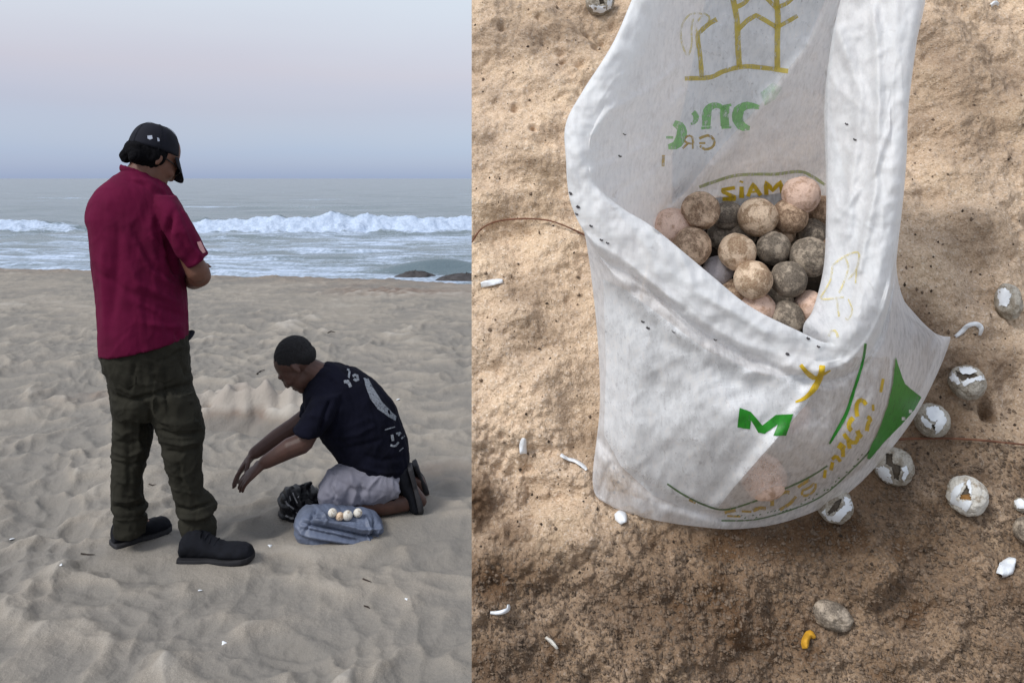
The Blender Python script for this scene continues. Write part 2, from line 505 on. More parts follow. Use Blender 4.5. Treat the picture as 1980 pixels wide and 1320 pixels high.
def build_beach():
    us = np.concatenate([np.linspace(-460, -40, 40), np.linspace(-36, 960, 430), np.linspace(966, 3000, 110)])
    vs = np.concatenate([np.linspace(9000, 1500, 26), np.linspace(1480, 1330, 20), np.linspace(1328, 700, 300), np.linspace(698, 505, 150), np.linspace(503, 440, 20)])
    s = (us - CX) / F
    y = 1.5 * F / (vs - HOR)
    S, Y = np.meshgrid(s, y, indexing='ij')
    X = S * Y
    Hh = beach_h(X, Y)
    Z = GZ + Hh
    # behind the camera
    dug = np.zeros_like(X)
    for (px, py, rx, ry, a) in ((478, 790, .50, .30, .9), (560, 800, .45, .18, .5), (240, 760, .45, .22, .5), (170, 752, .35, .12, .4), (770, 562, 1.2, .4, .75), (690, 552, .5, .35, .5), (860, 905, .3, .15, .3), (560, 1120, .3, .2, .0)):
        g = G(px, py); d = ((X - g.x) / rx) ** 2 + ((Y - g.y) / ry) ** 2
        dug = np.maximum(dug, a * np.exp(-d * 1.4) * (.75 + .8 * np.clip(perlin(X * 8, Y * 8, 8) + .3, 0, 1)))
    wet = .5 * sstep(-1.2, .4, Y - edge_y(S)) 
    dug = np.clip(np.maximum(dug, wet), 0, 1)
    f1, f2, _ = worley((X + .1 * perlin(X * 3, Y * 3, 3)) * 3.3, Y * 3.9, 31)
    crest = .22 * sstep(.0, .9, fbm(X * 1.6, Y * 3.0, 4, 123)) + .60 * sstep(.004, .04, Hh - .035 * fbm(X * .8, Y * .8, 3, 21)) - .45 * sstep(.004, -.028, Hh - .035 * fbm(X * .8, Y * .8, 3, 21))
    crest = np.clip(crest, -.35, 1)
    return grid_mesh('beach', np.stack([X, Y, Z], -1), M_BEACH, attrs={'dug': dug, 'crest': crest})
beach = build_beach(); tag(beach, kind='structure')

# ================================================================== SEA
SEA_Z = -3.0
def build_sea():
    us = np.concatenate([np.linspace(-1200, -20, 60), np.linspace(-18, 1000, 420), np.linspace(1010, 3200, 90)])
    vs = np.concatenate([[345.3, 345.6, 346, 346.5, 347], np.linspace(347.5, 400, 110), np.linspace(400.4, 450, 130), np.linspace(450.5, 580, 150)])
    s = (us - CX) / F
    y = 3.0 * F / (vs - HOR)
    S, Y = np.meshgrid(s, y, indexing='ij')
    X = S * Y
    PX = S * F + CX
    far = sstep(900, 120, Y)
    z = .16 * perlin(X * .055 + .3 * perlin(X * .02, Y * .05, 4), Y * .16, 201) * far + .10 * perlin(X * .14, Y * .42, 202) * far \
        + .05 * perlin(X * .5, Y * 1.3, 203) * sstep(120, 40, Y) + .22 * perlin(X * .02, Y * .045, 204) * sstep(60, 110, Y) * far
    # main breaker
    yb = 47.0 + 2.2 * perlin(X * .045, X * 0, 210) + .6 * perlin(X * .3, X * 0, 211)
    amp = np.interp(PX, [-400, 0, 120, 170, 360, 400, 520, 720, 760, 850, 912, 1200, 2400], [.48, .52, .48, .25, .40, .60, .66, .80, .70, .70, .62, .6, .6])
    amp = amp * (1 + .22 * perlin(X * .35, X * 0 + 3, 212))
    d = Y - yb
    prof = np.where(d < 0, np.exp(-(d / 1.1) ** 2), np.exp(-(d / 4.2) ** 2))
    turb = fbm(X * .9, Y * 1.1 , 4, 214)
    z = z + amp * prof * (1 + .18 * turb)
    front = np.exp(-((d + 1.6) / 1.7) ** 2)
    z = z + .34 * front * turb * amp
    # second line behind
    yb2 = 82 + 3 * perlin(X * .03, X * 0, 220); d2 = Y - yb2
    a2 = .45 * sstep(-.15, .5, perlin(X * .035, X * 0 + 2, 221) + .1)
    z = z + a2 * np.where(d2 < 0, np.exp(-(d2 / 1.5) ** 2), np.exp(-(d2 / 6) ** 2))
    # small surges in the wash
    for (yy, aa, ln, sd) in ((40, .12, .08, 231), (34, .14, .1, 232), (30, .12, .12, 233)):
        yk = yy + 1.2 * perlin(X * ln, X * 0, sd)
        dk = Y - yk
        z = z + aa * np.where(dk < 0, np.exp(-(dk / .35) ** 2), np.exp(-(dk / 1.6) ** 2)) * (.6 + .8 * perlin(X * .2, X * 0, sd + 5))
    # greenish shore wave at the right
    g = np.exp(-((PX - 850) / 95) ** 2)
    ys = 25.6 + .3 * perlin(X * .5, X * 0, 240); dk = Y - ys
    z = z + .42 * g * np.where(dk < 0, np.exp(-(dk / .35) ** 2), np.exp(-(dk / 1.2) ** 2))
    foam = np.full_like(X, -.75)
    foam = np.where(Y < 70, -.55, foam)
    crestf = np.exp(-((d + .4) / np.where(d < 0, 3.0, .9)) ** 2) * np.clip(amp * 1.5, 0, 1)
    foam = foam + 2.0 * crestf
    apron = sstep(47, 43, Y)
    foam = np.maximum(foam, apron * (.50 + .26 * perlin(X * .10, Y * .45, 250) + .24 * perlin(X * .5, Y * 1.8, 251)))
    foam = np.maximum(foam, sstep(33, 27, Y) * .62)
    foam = foam + 1.6 * a2 * np.exp(-((d2 + .3) / 1.2) ** 2)
    gap = g * np.exp(-((Y - 26.2) / 1.3) ** 2)
    foam = foam - 1.0 * gap
    foam = foam + .5 * sstep(.48, .8, fbm(X * .05, Y * .22, 3, 260)) * (Y > 55) * sstep(300, 90, Y)
    P = np.stack([X, Y, SEA_Z + z], -1)
    return grid_mesh('sea', P, M_SEA, attrs={'foam': foam})
sea = build_sea(); tag(sea, kind='structure')

# seabed and ground below everything, out to the horizon
M_BED = simple('sea_bed_sand', (.20, .18, .15), .95, .2, .2, 3, .2, .05)
bed = mesh_from('ground', [(-9000, -200, -5), (9000, -200, -5), (9000, 20000, -5), (-9000, 20000, -5)], [(0, 1, 2, 3)], M_BED)
tag(bed, kind='structure')

# two dark rocks washed by the shore wave
def rock(px0, px1, py_base, dist, h, label, seed):
    c = ray((px0 + px1) / 2, py_base) * dist
    w = (px1 - px0) / F * dist / 2
    V, Fc = [], []
    nu, nv = 40, 14
    for i in range(nu):
        for j in range(nv):
            ph = 2 * math.pi * i / nu; th = (j / (nv - 1)) * math.pi * .62
            r = 1 + .25 * float(perlin(math.cos(ph) * 1.3 + seed, math.sin(ph) * 1.3 + th * 1.6, seed)) + .1 * float(perlin(math.cos(ph) * 5, math.sin(ph) * 5 + th * 5, seed + 3))
            V.append((w * r * math.sin(th) * math.cos(ph), w * .6 * r * math.sin(th) * math.sin(ph), h * r * math.cos(th)))
    for i in range(nu):
        for j in range(nv - 1):
            a, b = i * nv + j, ((i + 1) % nu) * nv + j
            Fc.append((a, a + 1, b + 1, b))
    o = mesh_from('rock', V, Fc, M_ROCK)
    o.location = c
    return tag(o, label, 'rock')
rock(764, 842, 541, 24.2, .26, 'low dark wet rock in the wash, the smaller and more to the left of two', 3)
rock(842, 960, 549, 23.2, .30, 'larger dark wet rock in the wash beside the cut edge of the sand bank', 9)

# ================================================================== SAND BANK (steep face at the right)
A = math.radians(60)
EU = Vector((0, math.cos(A), math.sin(A)))
EN = Vector((0, -math.sin(A), math.cos(A)))
P0 = ray(1446, 660) * .9
def K(px, py, h=0.0):
    d = ray(px, py); t = (EN.dot(P0) + h) / EN.dot(d); return d * t
def uv_of(p):   # bank coordinates (metres): x, up-slope
    return p.x, (p - P0).dot(EU)

def lumps():
    L = []
    for (px, py, r, a) in ((1085, 120, .05, .014), (1030, 300, .05, .010), (960, 60, .07, .012), (1130, 250, .04, .008), (1040, 500, .08, .012),
                           (975, 430, .05, -.008), (1050, 640, .10, .008), (1010, 780, .05, .010), (1000, 960, .05, -.014), (1090, 1000, .045, .012),
                           (950, 1080, .06, .012), (1060, 1090, .05, -.012), (1180, 1120, .06, .010), (1120, 1230, .06, -.010), (960, 1260, .06, .014),
                           (1250, 1240, .05, .010), (1320, 1090, .05, -.010), (1400, 1180, .06, .008), (1480, 1290, .05, -.008), (1840, 150, .09, .016),
                           (1930, 330, .07, .010), (1800, 480, .05, -.010), (1900, 470, .06, .010), (1870, 850, .05, -.006), (1900, 1240, .07, .012), (1960, 130, .05, -.01),
                           (1480, 1090, .05, .010), (1600, 1100, .04, -.006), (1850, 90, .04, .01), (930, 250, .04, .008)):
        L.append((K(px, py), r, a, 1))
    L.append((K(1675, 1112), .026, .016, 2))       # buried, sand covered egg
    L.append((K(1752, 1180), .036, -.013, 3))      # round print left by an egg
    for (px, py) in ((1870, 972), (1870, 752), (1802, 830), (1729, 915), (1614, 990), (1610, 1200), (1945, 1100), (1950, 590), (1160, 15)):
        L.append((K(px, py), .026, -.0075, 1))
    for (px, py, r) in ((1120, 138, .009), (1084, 112, .006), (1088, 130, .005), (1150, 96, .006), (1163, 80, .006), (1183, 56, .009), (1040, 52, .005), (970, 73, .006),
                        (995, 215, .006), (1030, 262, .005), (912, 232, .007), (1135, 70, .005), (1925, 785, .009), (1930, 765, .007), (1925, 800, .007), (1745, 640, .008), (1765, 620, .008)):
        L.append((K(px, py), r, -.010, 1))
    return L
LUMPS = lumps()
ROUGH = [(K(960, 960), .10, 1.0), (K(960, 1150), .13, .8), (K(1180, 1180), .12, .6), (K(1400, 1230), .15, .5), (K(1750, 1270), .15, .55), (K(1800, 650), .08, .6), (K(1350, 1050), .1, .7), (K(1950, 1250), .12, .7), (K(1300, 1230), .22, .85), (K(1650, 1200), .2, .75)]

def bank_h(x, u):
    h = .024 * fbm(x * 4.2, u * 5.2, 3, 301) + .0105 * fbm(x * 13 + 3, u * 18, 4, 311)
    rg = np.zeros_like(x) + .25
    for p, r, a in ROUGH:
        px_, pu = uv_of(p); rg = np.maximum(rg, a * np.exp(-(((x - px_) ** 2 + (u - pu) ** 2) / r ** 2)))
    h = h + rg * (.0100 * fbm(x * 34, u * 34, 4, 321) + .0065 * np.abs(fbm(x * 60, u * 60, 3, 331)))
    h = h + .0013 * fbm(x * 110, u * 110, 2, 341)
    # trodden ripple ridges running diagonally
    h = h + .004 * np.sin((x * .8 + u) * 42 + 3 * perlin(x * 9, u * 9, 351)) * sstep(.0, .5, perlin(x * 5, u * 5, 352) + .1)
    for p, r, a, k in LUMPS:
        px_, pu = uv_of(p); d = np.sqrt((x - px_) ** 2 + (u - pu) ** 2) / r
        if k == 1: h = h + a * np.exp(-d ** 2 * 1.2)
        elif k == 2: h = h + a * np.sqrt(np.clip(1 - d ** 2, 0, 1)) * .8
        else: h = h + a * (1 - sstep(.55, 1.0, d)) + .004 * np.exp(-((d - 1.12) / .2) ** 2)
    # calm flat seat below the bag
    bx, bu = uv_of(K(1450, 720))
    d = np.sqrt(((x - bx) / .20) ** 2 + ((u - bu) / .19) ** 2)
    h = h * (.25 + .75 * sstep(.75, 1.15, d)) - .006 * (1 - sstep(.8, 1.2, d))
    return h

def bank_point(px, py, extra=0.0):
    """point on the displaced bank face seen at (px, py)"""
    p = K(px, py)
    for _ in range(3):
        x, u = uv_of(p)
        p = K(px, py, float(bank_h(np.array(x), np.array(u))) + extra)
    return p

def build_bank():
    us = np.concatenate([np.linspace(912, 1990, 560), np.linspace(1998, 2400, 30)])
    vs = np.concatenate([np.linspace(3600, 1420, 50), np.linspace(1410, 1325, 20), np.linspace(1323.5, -8, 640), np.linspace(-14, -120, 12)])
    T = ((us - CX) / F)[:, None] * np.ones(len(vs))[None]
    Bz = ((HOR - vs) / F)[None] * np.ones(len(us))[:, None]
    den = EN.y + EN.z * Bz
    t = EN.dot(P0) / den
    X, Y, Z = T * t, t, Bz * t
    U = (Y - P0.y) * EU.y + (Z - P0.z) * EU.z
    H = bank_h(X, U)
    edge = np.ones_like(H)
    # displacement keeps to the plane of the cut side at its left end
    Xs = X.copy(); Y2 = Y + EN.y * H; Z2 = Z + EN.z * H
    k = sstep(30, 0, (us - 912))[:, None]
    Xs = Xs * (1 - k) + (T * Y2) * k
    damp_shade = np.zeros_like(X)  # sand darkening: damp patches plus shade put into the colour
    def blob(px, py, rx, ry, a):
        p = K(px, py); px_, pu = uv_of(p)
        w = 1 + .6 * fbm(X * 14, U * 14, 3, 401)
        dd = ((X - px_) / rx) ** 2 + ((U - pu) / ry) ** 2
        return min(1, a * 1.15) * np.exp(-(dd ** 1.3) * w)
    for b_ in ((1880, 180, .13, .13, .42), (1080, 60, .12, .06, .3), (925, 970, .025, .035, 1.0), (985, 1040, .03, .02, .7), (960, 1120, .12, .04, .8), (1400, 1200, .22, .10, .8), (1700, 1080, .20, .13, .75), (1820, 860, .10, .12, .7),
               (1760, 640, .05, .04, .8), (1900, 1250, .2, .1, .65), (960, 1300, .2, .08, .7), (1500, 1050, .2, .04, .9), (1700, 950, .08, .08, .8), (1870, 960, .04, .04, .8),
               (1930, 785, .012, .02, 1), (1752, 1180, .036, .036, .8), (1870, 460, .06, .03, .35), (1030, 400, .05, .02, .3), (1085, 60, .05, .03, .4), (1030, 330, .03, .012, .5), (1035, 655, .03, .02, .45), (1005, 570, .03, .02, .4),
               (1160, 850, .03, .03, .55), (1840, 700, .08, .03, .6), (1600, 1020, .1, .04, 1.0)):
        damp_shade = np.maximum(damp_shade, blob(*b_))  # dark patches; along the sack's foot they paint its contact shade
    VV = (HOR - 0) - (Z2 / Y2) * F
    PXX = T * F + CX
    low = sstep(-60, 70, VV - np.interp(PXX, [912, 1060, 1180, 1400, 1650, 1760, 1990], [1110, 1100, 1060, 1020, 960, 850, 820]) + 60 * fbm(X * 9, U * 9, 3, 431)) * (.62 + .38 * fbm(X * 16, U * 16, 3, 432))  # soft shadow of the person at the camera, painted into the lower sand
    damp_shade = np.maximum(damp_shade, low)
    damp_shade = np.clip(damp_shade * .97 + .13 * sstep(.15, .7, fbm(X * 22, U * 22, 4, 411)), 0, 1)
    face = np.stack([Xs, Y2, Z2], -1)
    # crest and back
    nb = 24
    back = []
    top = face[:, -1]
    for i in range(1, nb + 1):
        f = i / nb
        if f < .35:
            a = f / .35 * math.pi * .5
            r = .10
            off = np.array([0, r * math.sin(a) + r * (1 - math.cos(a)) * .0 + r * math.sin(a) * .6, r * .9 * math.sin(a) * (1 - .25 * math.sin(a))])
            p = top + off
        else:
            g = (f - .35) / .65
            p = top + np.array([0, .16 + .55 * g, .0675 - (2.35) * g])
        back.append(p)
    P = np.concatenate([face, np.stack(back, 1)], 1)
    nz_ = np.zeros((len(us), nb)); damp_shadeB = np.concatenate([damp_shade, nz_ + .2], 1)
    # left side: a cut wall turned away from the face (it runs back and to the right)
    side = []
    for j in range(1, 61):
        q = P[0].copy(); w = j / 60
        q[:, 1] = q[:, 1] + 1.0 * w * 0 + .9 * w * np.clip((1.9 - q[:, 1]) / 1.9, 0, 1)
        q[:, 0] = P[0][:, 0] + (.10 * w)
        q[:, 0] += (.030 * fbm(q[:, 1] * 5 + 3, q[:, 2] * 6, 4, 421) + .010 * fbm(q[:, 1] * 24, q[:, 2] * 24, 3, 422)) * min(1, w * 2)
        q[:, 2] = P[0][:, 2] * (1 - .0 * w) - .02 * w
        side.append(q)
    side = np.stack(side[::-1], 0)
    P = np.concatenate([side, P], 0)
    damp_shadeA = np.concatenate([np.clip(.3 + .5 * fbm(side[..., 1] * 6, side[..., 2] * 9, 3, 433), 0, 1), damp_shadeB], 0)
    return grid_mesh('sand_bank', P, M_BANK, attrs={'damp_shade': damp_shadeA})
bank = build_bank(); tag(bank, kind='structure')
def bvh_of(o):
    me = o.data
    return BVHTree.FromPolygons([v.co[:] for v in me.vertices], [p.vertices[:] for p in me.polygons])
BANK = bvh_of(bank)
def on_bank(px, py, lift=0.0):
    d = ray(px, py).normalized()
    hit = BANK.ray_cast(Vector((0, 0, 0)), d)
    p = hit[0] if hit[0] is not None else K(px, py)
    return p + EN * lift

# loose crumbs and grit lying on the bank face: uncountable
def scatter_crumbs(name, n, size, mat, weight):
    V, Fc = [], []
    base = np.array([(1, 0, 0), (-1, 0, 0), (0, 1, 0), (0, -1, 0), (0, 0, 1), (0, 0, -1)], float)
    fs = [(0, 2, 4), (2, 1, 4), (1, 3, 4), (3, 0, 4), (2, 0, 5), (1, 2, 5), (3, 1, 5), (0, 3, 5)]
    k = 0
    while k < n:
        px = random.uniform(915, 1990); py = random.uniform(-20, 1340)
        if random.random() > weight(px, py): continue
        d = ray(px, py).normalized()
        hit = BANK.ray_cast(Vector((0, 0, 0)), d)
        if hit[0] is None: continue
        s = size * random.choice((.5, .6, .8, 1, 1.7))
        q = base * s * (1 + .7 * RNG.random((6, 1))) * RNG.uniform(.6, 1.3, 3) + RNG.normal(0, s * .2, (6, 3))
        c = np.array(hit[0]) + np.array(EN) * s * .25
        m = len(V)
        V += [tuple(c + v) for v in q]; Fc += [tuple(i + m for i in f) for f in fs]
        k += 1
    o = mesh_from(name, V, Fc, mat, smooth=False)
    return tag(o, kind='stuff')
def w_crumb(px, py):
    lim = float(np.interp(px, [912, 1060, 1180, 1400, 1650, 1760, 1990], [1090, 1090, 1060, 1020, 960, 850, 820]))
    return .02 + .98 * (1 / (1 + math.exp(-(py - lim - 30) / 22)))
tag(scatter_crumbs('sand_crumbs', 11000, .0010, M_CRUMB, w_crumb), 'loose sand crumbs scattered over the sand bank', 'sand')
tag(scatter_crumbs('dark_grit', 900, .0008, M_GRIT, lambda px, py: .5 + .5 * (py > 850)), 'dark grit speckling the sand bank', 'grit')

# ================================================================== FEED SACK
def woven(name, tint, alpha, trans=.35):
    m, nt, b = new_mat(name)
    nt.nodes.remove(b)
    out = nt.nodes['Material Output']
    v = coords(nt)
    wv = nt.nodes.new('ShaderNodeTexWave'); wv.inputs['Scale'].default_value = 260; wv.inputs['Distortion'].default_value = .6
    wv.bands_direction = 'X'; nt.links.new(v, wv.inputs['Vector'])
    wv2 = nt.nodes.new('ShaderNodeTexWave'); wv2.inputs['Scale'].default_value = 260; wv2.inputs['Distortion'].default_value = .6
    wv2.bands_direction = 'Z'; nt.links.new(v, wv2.inputs['Vector'])
    weave = math_n(nt, 'MULTIPLY', wv.outputs['Fac'], wv2.outputs['Fac'])
    scuff = noise(nt, v, 26, 8, .72, 1.2)
    fib = noise(nt, coords(nt, (1, .3, .35)), 260, 4, .7)
    cr_ = noise(nt, coords(nt, (1, 1, .6)), 22, 7, .6, .8)
    cr_.node.noise_type = 'RIDGED_MULTIFRACTAL'
    cr_.node.normalize = True if hasattr(cr_.node, 'normalize') else True
    s = math_n(nt, 'ADD', math_n(nt, 'MULTIPLY', scuff, .35), math_n(nt, 'MULTIPLY', fib, .65))
    col = cramp(nt, s, [(.38, tuple(x * .84 for x in tint)), (.52, tint), (.64, tuple(min(.95, x * 1.10) for x in tint))])
    dirt = noise(nt, v, 38, 6, .6, .4)
    dm = math_n(nt, 'MULTIPLY', math_n(nt, 'SUBTRACT', dirt, .66), 9, True)
    col = mixc(nt, attr(nt, 'dbl'), col, (.93, .96, .98))
    col = mixc(nt, math_n(nt, 'MULTIPLY', dm, .55), col, (.20, .18, .18))
    hz = nt.nodes.new('ShaderNodeBump'); hz.inputs['Strength'].default_value = .6; hz.inputs['Distance'].default_value = .0035
    nt.links.new(cr_, hz.inputs['Height'])
    hz2 = nt.nodes.new('ShaderNodeBump'); hz2.inputs['Strength'].default_value = .3; hz2.inputs['Distance'].default_value = .0006
    nt.links.new(weave, hz2.inputs['Height']); nt.links.new(hz.outputs[0], hz2.inputs['Normal'])
    pr = nt.nodes.new('ShaderNodeBsdfPrincipled'); pr.inputs['Roughness'].default_value = .48; pr.inputs['Specular IOR Level'].default_value = .35
    nt.links.new(col, pr.inputs['Base Color']); nt.links.new(hz2.outputs[0], pr.inputs['Normal'])
    tl = nt.nodes.new('ShaderNodeBsdfTranslucent'); nt.links.new(col, tl.inputs['Color']); nt.links.new(hz.outputs[0], tl.inputs['Normal'])
    mx = nt.nodes.new('ShaderNodeMixShader'); mx.inputs[0].default_value = trans
    nt.links.new(pr.outputs[0], mx.inputs[1]); nt.links.new(tl.outputs[0], mx.inputs[2])
    tr = nt.nodes.new('ShaderNodeBsdfTransparent')
    mx2 = nt.nodes.new('ShaderNodeMixShader')
    th = attr(nt, 'thin')
    a = math_n(nt, 'MULTIPLY', math_n(nt, 'ADD', th, alpha), math_n(nt, 'ADD', math_n(nt, 'MULTIPLY', math_n(nt, 'SUBTRACT', .75, s), 1.6), .55), True)
    nt.links.new(a, mx2.inputs[0])
    nt.links.new(mx.outputs[0], mx2.inputs[1]); nt.links.new(tr.outputs[0], mx2.inputs[2])
    nt.links.new(mx2.outputs[0], out.inputs['Surface'])
    return m
M_SACK = woven('woven_plastic', (.92, .93, .95), .26, .30)
M_FLAP = woven('woven_plastic_doubled', (.90, .925, .95), .07, .25)

def ink(name, col, cover=.9):
    m, nt, b = new_mat(name)
    out = nt.nodes['Material Output']
    v = coords(nt)
    n = noise(nt, coords(nt, (1, .4, .4)), 240, 4, .7)
    nt.links.new(cramp(nt, n, [(.35, tuple(x * .8 for x in col)), (.65, tuple(min(1, x * 1.15) for x in col))]), b.inputs['Base Color'])
    b.inputs['Roughness'].default_value = .5
    tr = nt.nodes.new('ShaderNodeBsdfTransparent'); mx = nt.nodes.new('ShaderNodeMixShader')
    a = math_n(nt, 'MULTIPLY', math_n(nt, 'SUBTRACT', n, .5 - cover * .35), 4.0, True)
    a = math_n(nt, 'MULTIPLY', a, min(1, cover * 1.05))
    nt.links.new(a, mx.inputs[0]); nt.links.new(tr.outputs[0], mx.inputs[1]); nt.links.new(b.outputs[0], mx.inputs[2])
    nt.links.new(mx.outputs[0], out.inputs['Surface'])
    return m
INK_YI = ink('yellow_ink_inside', (.62, .48, .05), .72)
INK_YO = ink('yellow_ink_outside', (.62, .42, .01), .92)
INK_YF = ink('yellow_ink_faint', (.66, .55, .16), .5)
INK_OC = ink('ochre_ink', (.48, .32, .04), .7)
INK_GI = ink('green_ink_inside', (.22, .56, .16), .70)
INK_GF = ink('green_ink_faint', (.45, .72, .45), .35)
INK_GO = ink('green_ink_outside', (.014, .22, .012), .96)
INK_GD = ink('dark_green_ink', (.06, .15, .04), .75)
INK_OL = ink('olive_ink', (.30, .36, .10), .7)
M_SPOT = simple('dark_spots', (.06, .055, .06), .8, .3)

# columns of the sack: each is [floor, inner base, inner 3, inner 2, inner 1, lip a, lip b, outer c, d, e, f, g]
FL = (1450, 560, .0)
cols = [
 # left
 [FL, (1290,500,.06), (1262,462,.10), (1222,425,.155), (1180,385,.205), (1140,330,.262), (1094,300,.262), (1128,430,.19), (1150,540,.13), (1175,680,.07), (1190,780,.03), (1200,800,0)],
 [FL, (1300,520,.05), (1275,490,.10), (1230,440,.155), (1190,405,.20), (1155,365,.252), (1103,385,.245), (1143,480,.19), (1158,620,.12), (1162,790,.06), (1146,925,.012), (1172,935,0)],
 [FL, (1315,560,.04), (1285,535,.09), (1262,500,.145), (1235,455,.195), (1200,402,.246), (1140,448,.236), (1205,570,.192), (1215,700,.145), (1215,850,.085), (1180,973,.010), (1200,950,0)],
 [FL, (1320,600,.03), (1295,580,.08), (1280,540,.14), (1275,490,.19), (1262,440,.240), (1205,487,.230), (1275,610,.195), (1285,740,.15), (1280,880,.09), (1260,1000,.008), (1262,970,0)],
 [FL, (1370,680,.03), (1365,650,.08), (1360,610,.13), (1365,570,.175), (1368,527,.226), (1322,580,.220), (1352,680,.19), (1362,790,.155), (1355,905,.095), (1350,1015,.006), (1350,985,0)],
 [FL, (1420,760,.03), (1425,720,.08), (1430,680,.13), (1440,640,.17), (1450,592,.216), (1418,640,.210), (1432,730,.182), (1440,830,.155), (1435,925,.09), (1432,1020,.006), (1432,990,0)],
 [FL, (1490,780,.03), (1500,740,.08), (1510,710,.13), (1525,675,.165), (1545,640,.208), (1518,676,.204), (1508,765,.180), (1512,850,.150), (1518,935,.085), (1525,1005,.006), (1520,980,0)],
 # right front corner
 [FL, (1540,760,.03), (1548,720,.08), (1556,690,.13), (1580,670,.170), (1600,664,.205), (1592,700,.200), (1570,780,.178), (1582,855,.148), (1600,915,.085), (1625,962,.006), (1618,940,0)],
 [FL, (1560,710,.03), (1578,670,.10), (1553,632,.182), (1590,640,.198), (1622,655,.210), (1650,676,.203), (1638,770,.172), (1655,832,.140), (1675,875,.08), (1702,892,.008), (1690,880,0)],
 [FL, (1590,640,.03), (1630,620,.09), (1572,598,.180), (1622,602,.200), (1662,595,.214), (1698,600,.206), (1704,705,.165), (1728,760,.125), (1750,790,.070), (1778,790,.012), (1765,780,0)],
 [FL, (1610,560,.04), (1650,550,.09), (1592,520,.178), (1645,520,.203), (1690,515,.222), (1724,505,.214), (1730,610,.165), (1772,655,.110), (1808,672,.060), (1836,662,.030), (1815,668,.01)],
 [FL, (1600,470,.05), (1660,450,.09), (1597,430,.176), (1655,425,.210), (1708,425,.232), (1741,415,.222), (1732,520,.15), (1752,590,.085), (1785,625,.045), (1815,650,.024), (1800,640,.005)],
 [FL, (1600,420,.06), (1645,380,.095), (1597,330,.185), (1660,325,.222), (1722,330,.247), (1752,310,.238), (1735,430,.165), (1722,520,.09), (1735,570,.04), (1745,600,.01), (1740,590,0)],
 [FL, (1590,390,.07), (1622,300,.12), (1595,200,.215), (1660,200,.245), (1722,200,.268), (1757,195,.260), (1735,320,.17), (1702,420,.09), (1692,500,.04), (1690,540,.01), (1690,530,0)],
 [FL, (1585,370,.07), (1605,260,.13), (1612,60,.255), (1675,60,.275), (1735,60,.292), (1775,55,.284), (1742,200,.20), (1692,330,.10), (1665,420,.04), (1652,470,.01), (1650,460,0)],
 [FL, (1580,360,.07), (1592,200,.15), (1640,-60,.29), (1700,-85,.305), (1750,-100,.318), (1795,-105,.308), (1762,60,.22), (1682,240,.12), (1645,350,.05), (1622,420,.01), (1620,410,0)],
 [FL, (1560,360,.07), (1572,250,.125), (1578,120,.195), (1585,-10,.265), (1680,-130,.325), (1705,-145,.318), (1655,40,.215), (1622,210,.12), (1602,320,.05), (1590,400,.01), (1590,390,0)],
 # back
 [FL, (1500,375,.07), (1515,270,.125), (1527,150,.190), (1540,0,.262), (1550,-145,.335), (1552,-165,.328), (1547,50,.205), (1542,200,.12), (1536,320,.05), (1530,400,.01), (1530,390,0)],
 [FL, (1420,378,.07), (1428,270,.125), (1430,140,.195), (1428,-5,.265), (1400,-135,.332), (1396,-156,.326), (1430,50,.205), (1430,200,.115), (1430,310,.05), (1425,380,.01), (1425,370,0)],
 [FL, (1350,390,.07), (1358,300,.125), (1352,180,.190), (1338,40,.258), (1300,-70,.322), (1272,-85,.316), (1330,80,.205), (1350,210,.12), (1355,320,.05), (1350,380,.01), (1350,370,0)],
 # left back
 [FL, (1312,410,.07), (1312,350,.115), (1298,250,.18), (1268,160,.240), (1228,85,.300), (1186,90,.294), (1262,215,.18), (1290,300,.10), (1300,370,.04), (1300,420,.01), (1300,410,0)],
 [FL, (1290,438,.07), (1278,385,.11), (1248,318,.17), (1212,258,.225), (1175,195,.283), (1128,180,.280), (1210,310,.17), (1240,390,.09), (1258,440,.04), (1262,470,.01), (1262,470,0)],
 [FL, (1285,468,.065), (1262,425,.105), (1225,375,.165), (1185,325,.218), (1143,262,.270), (1094,243,.268), (1150,400,.17), (1185,500,.10), (1205,560,.04), (1220,640,.01), (1220,640,0)],
]

def catmull(P, m, closed):
    """P (n, ..) -> m samples along the first axis"""
    n = len(P)
    t = np.linspace(0, n if closed else n - 1, m, endpoint=not closed)
    i = np.floor(t).astype(int)
    if not closed: i = np.minimum(i, n - 2)
    f = (t - i).reshape((-1,) + (1,) * (P.ndim - 1))
    def g(k):
        return P[(i + k) % n] if closed else P[np.clip(i + k, 0, n - 1)]
    p0, p1, p2, p3 = g(-1), g(0), g(1), g(2)
    return p1 + .5 * f * (p2 - p0 + f * (2 * p0 - 5 * p1 + 4 * p2 - p3 + f * (3 * (p1 - p2) + p3 - p0)))

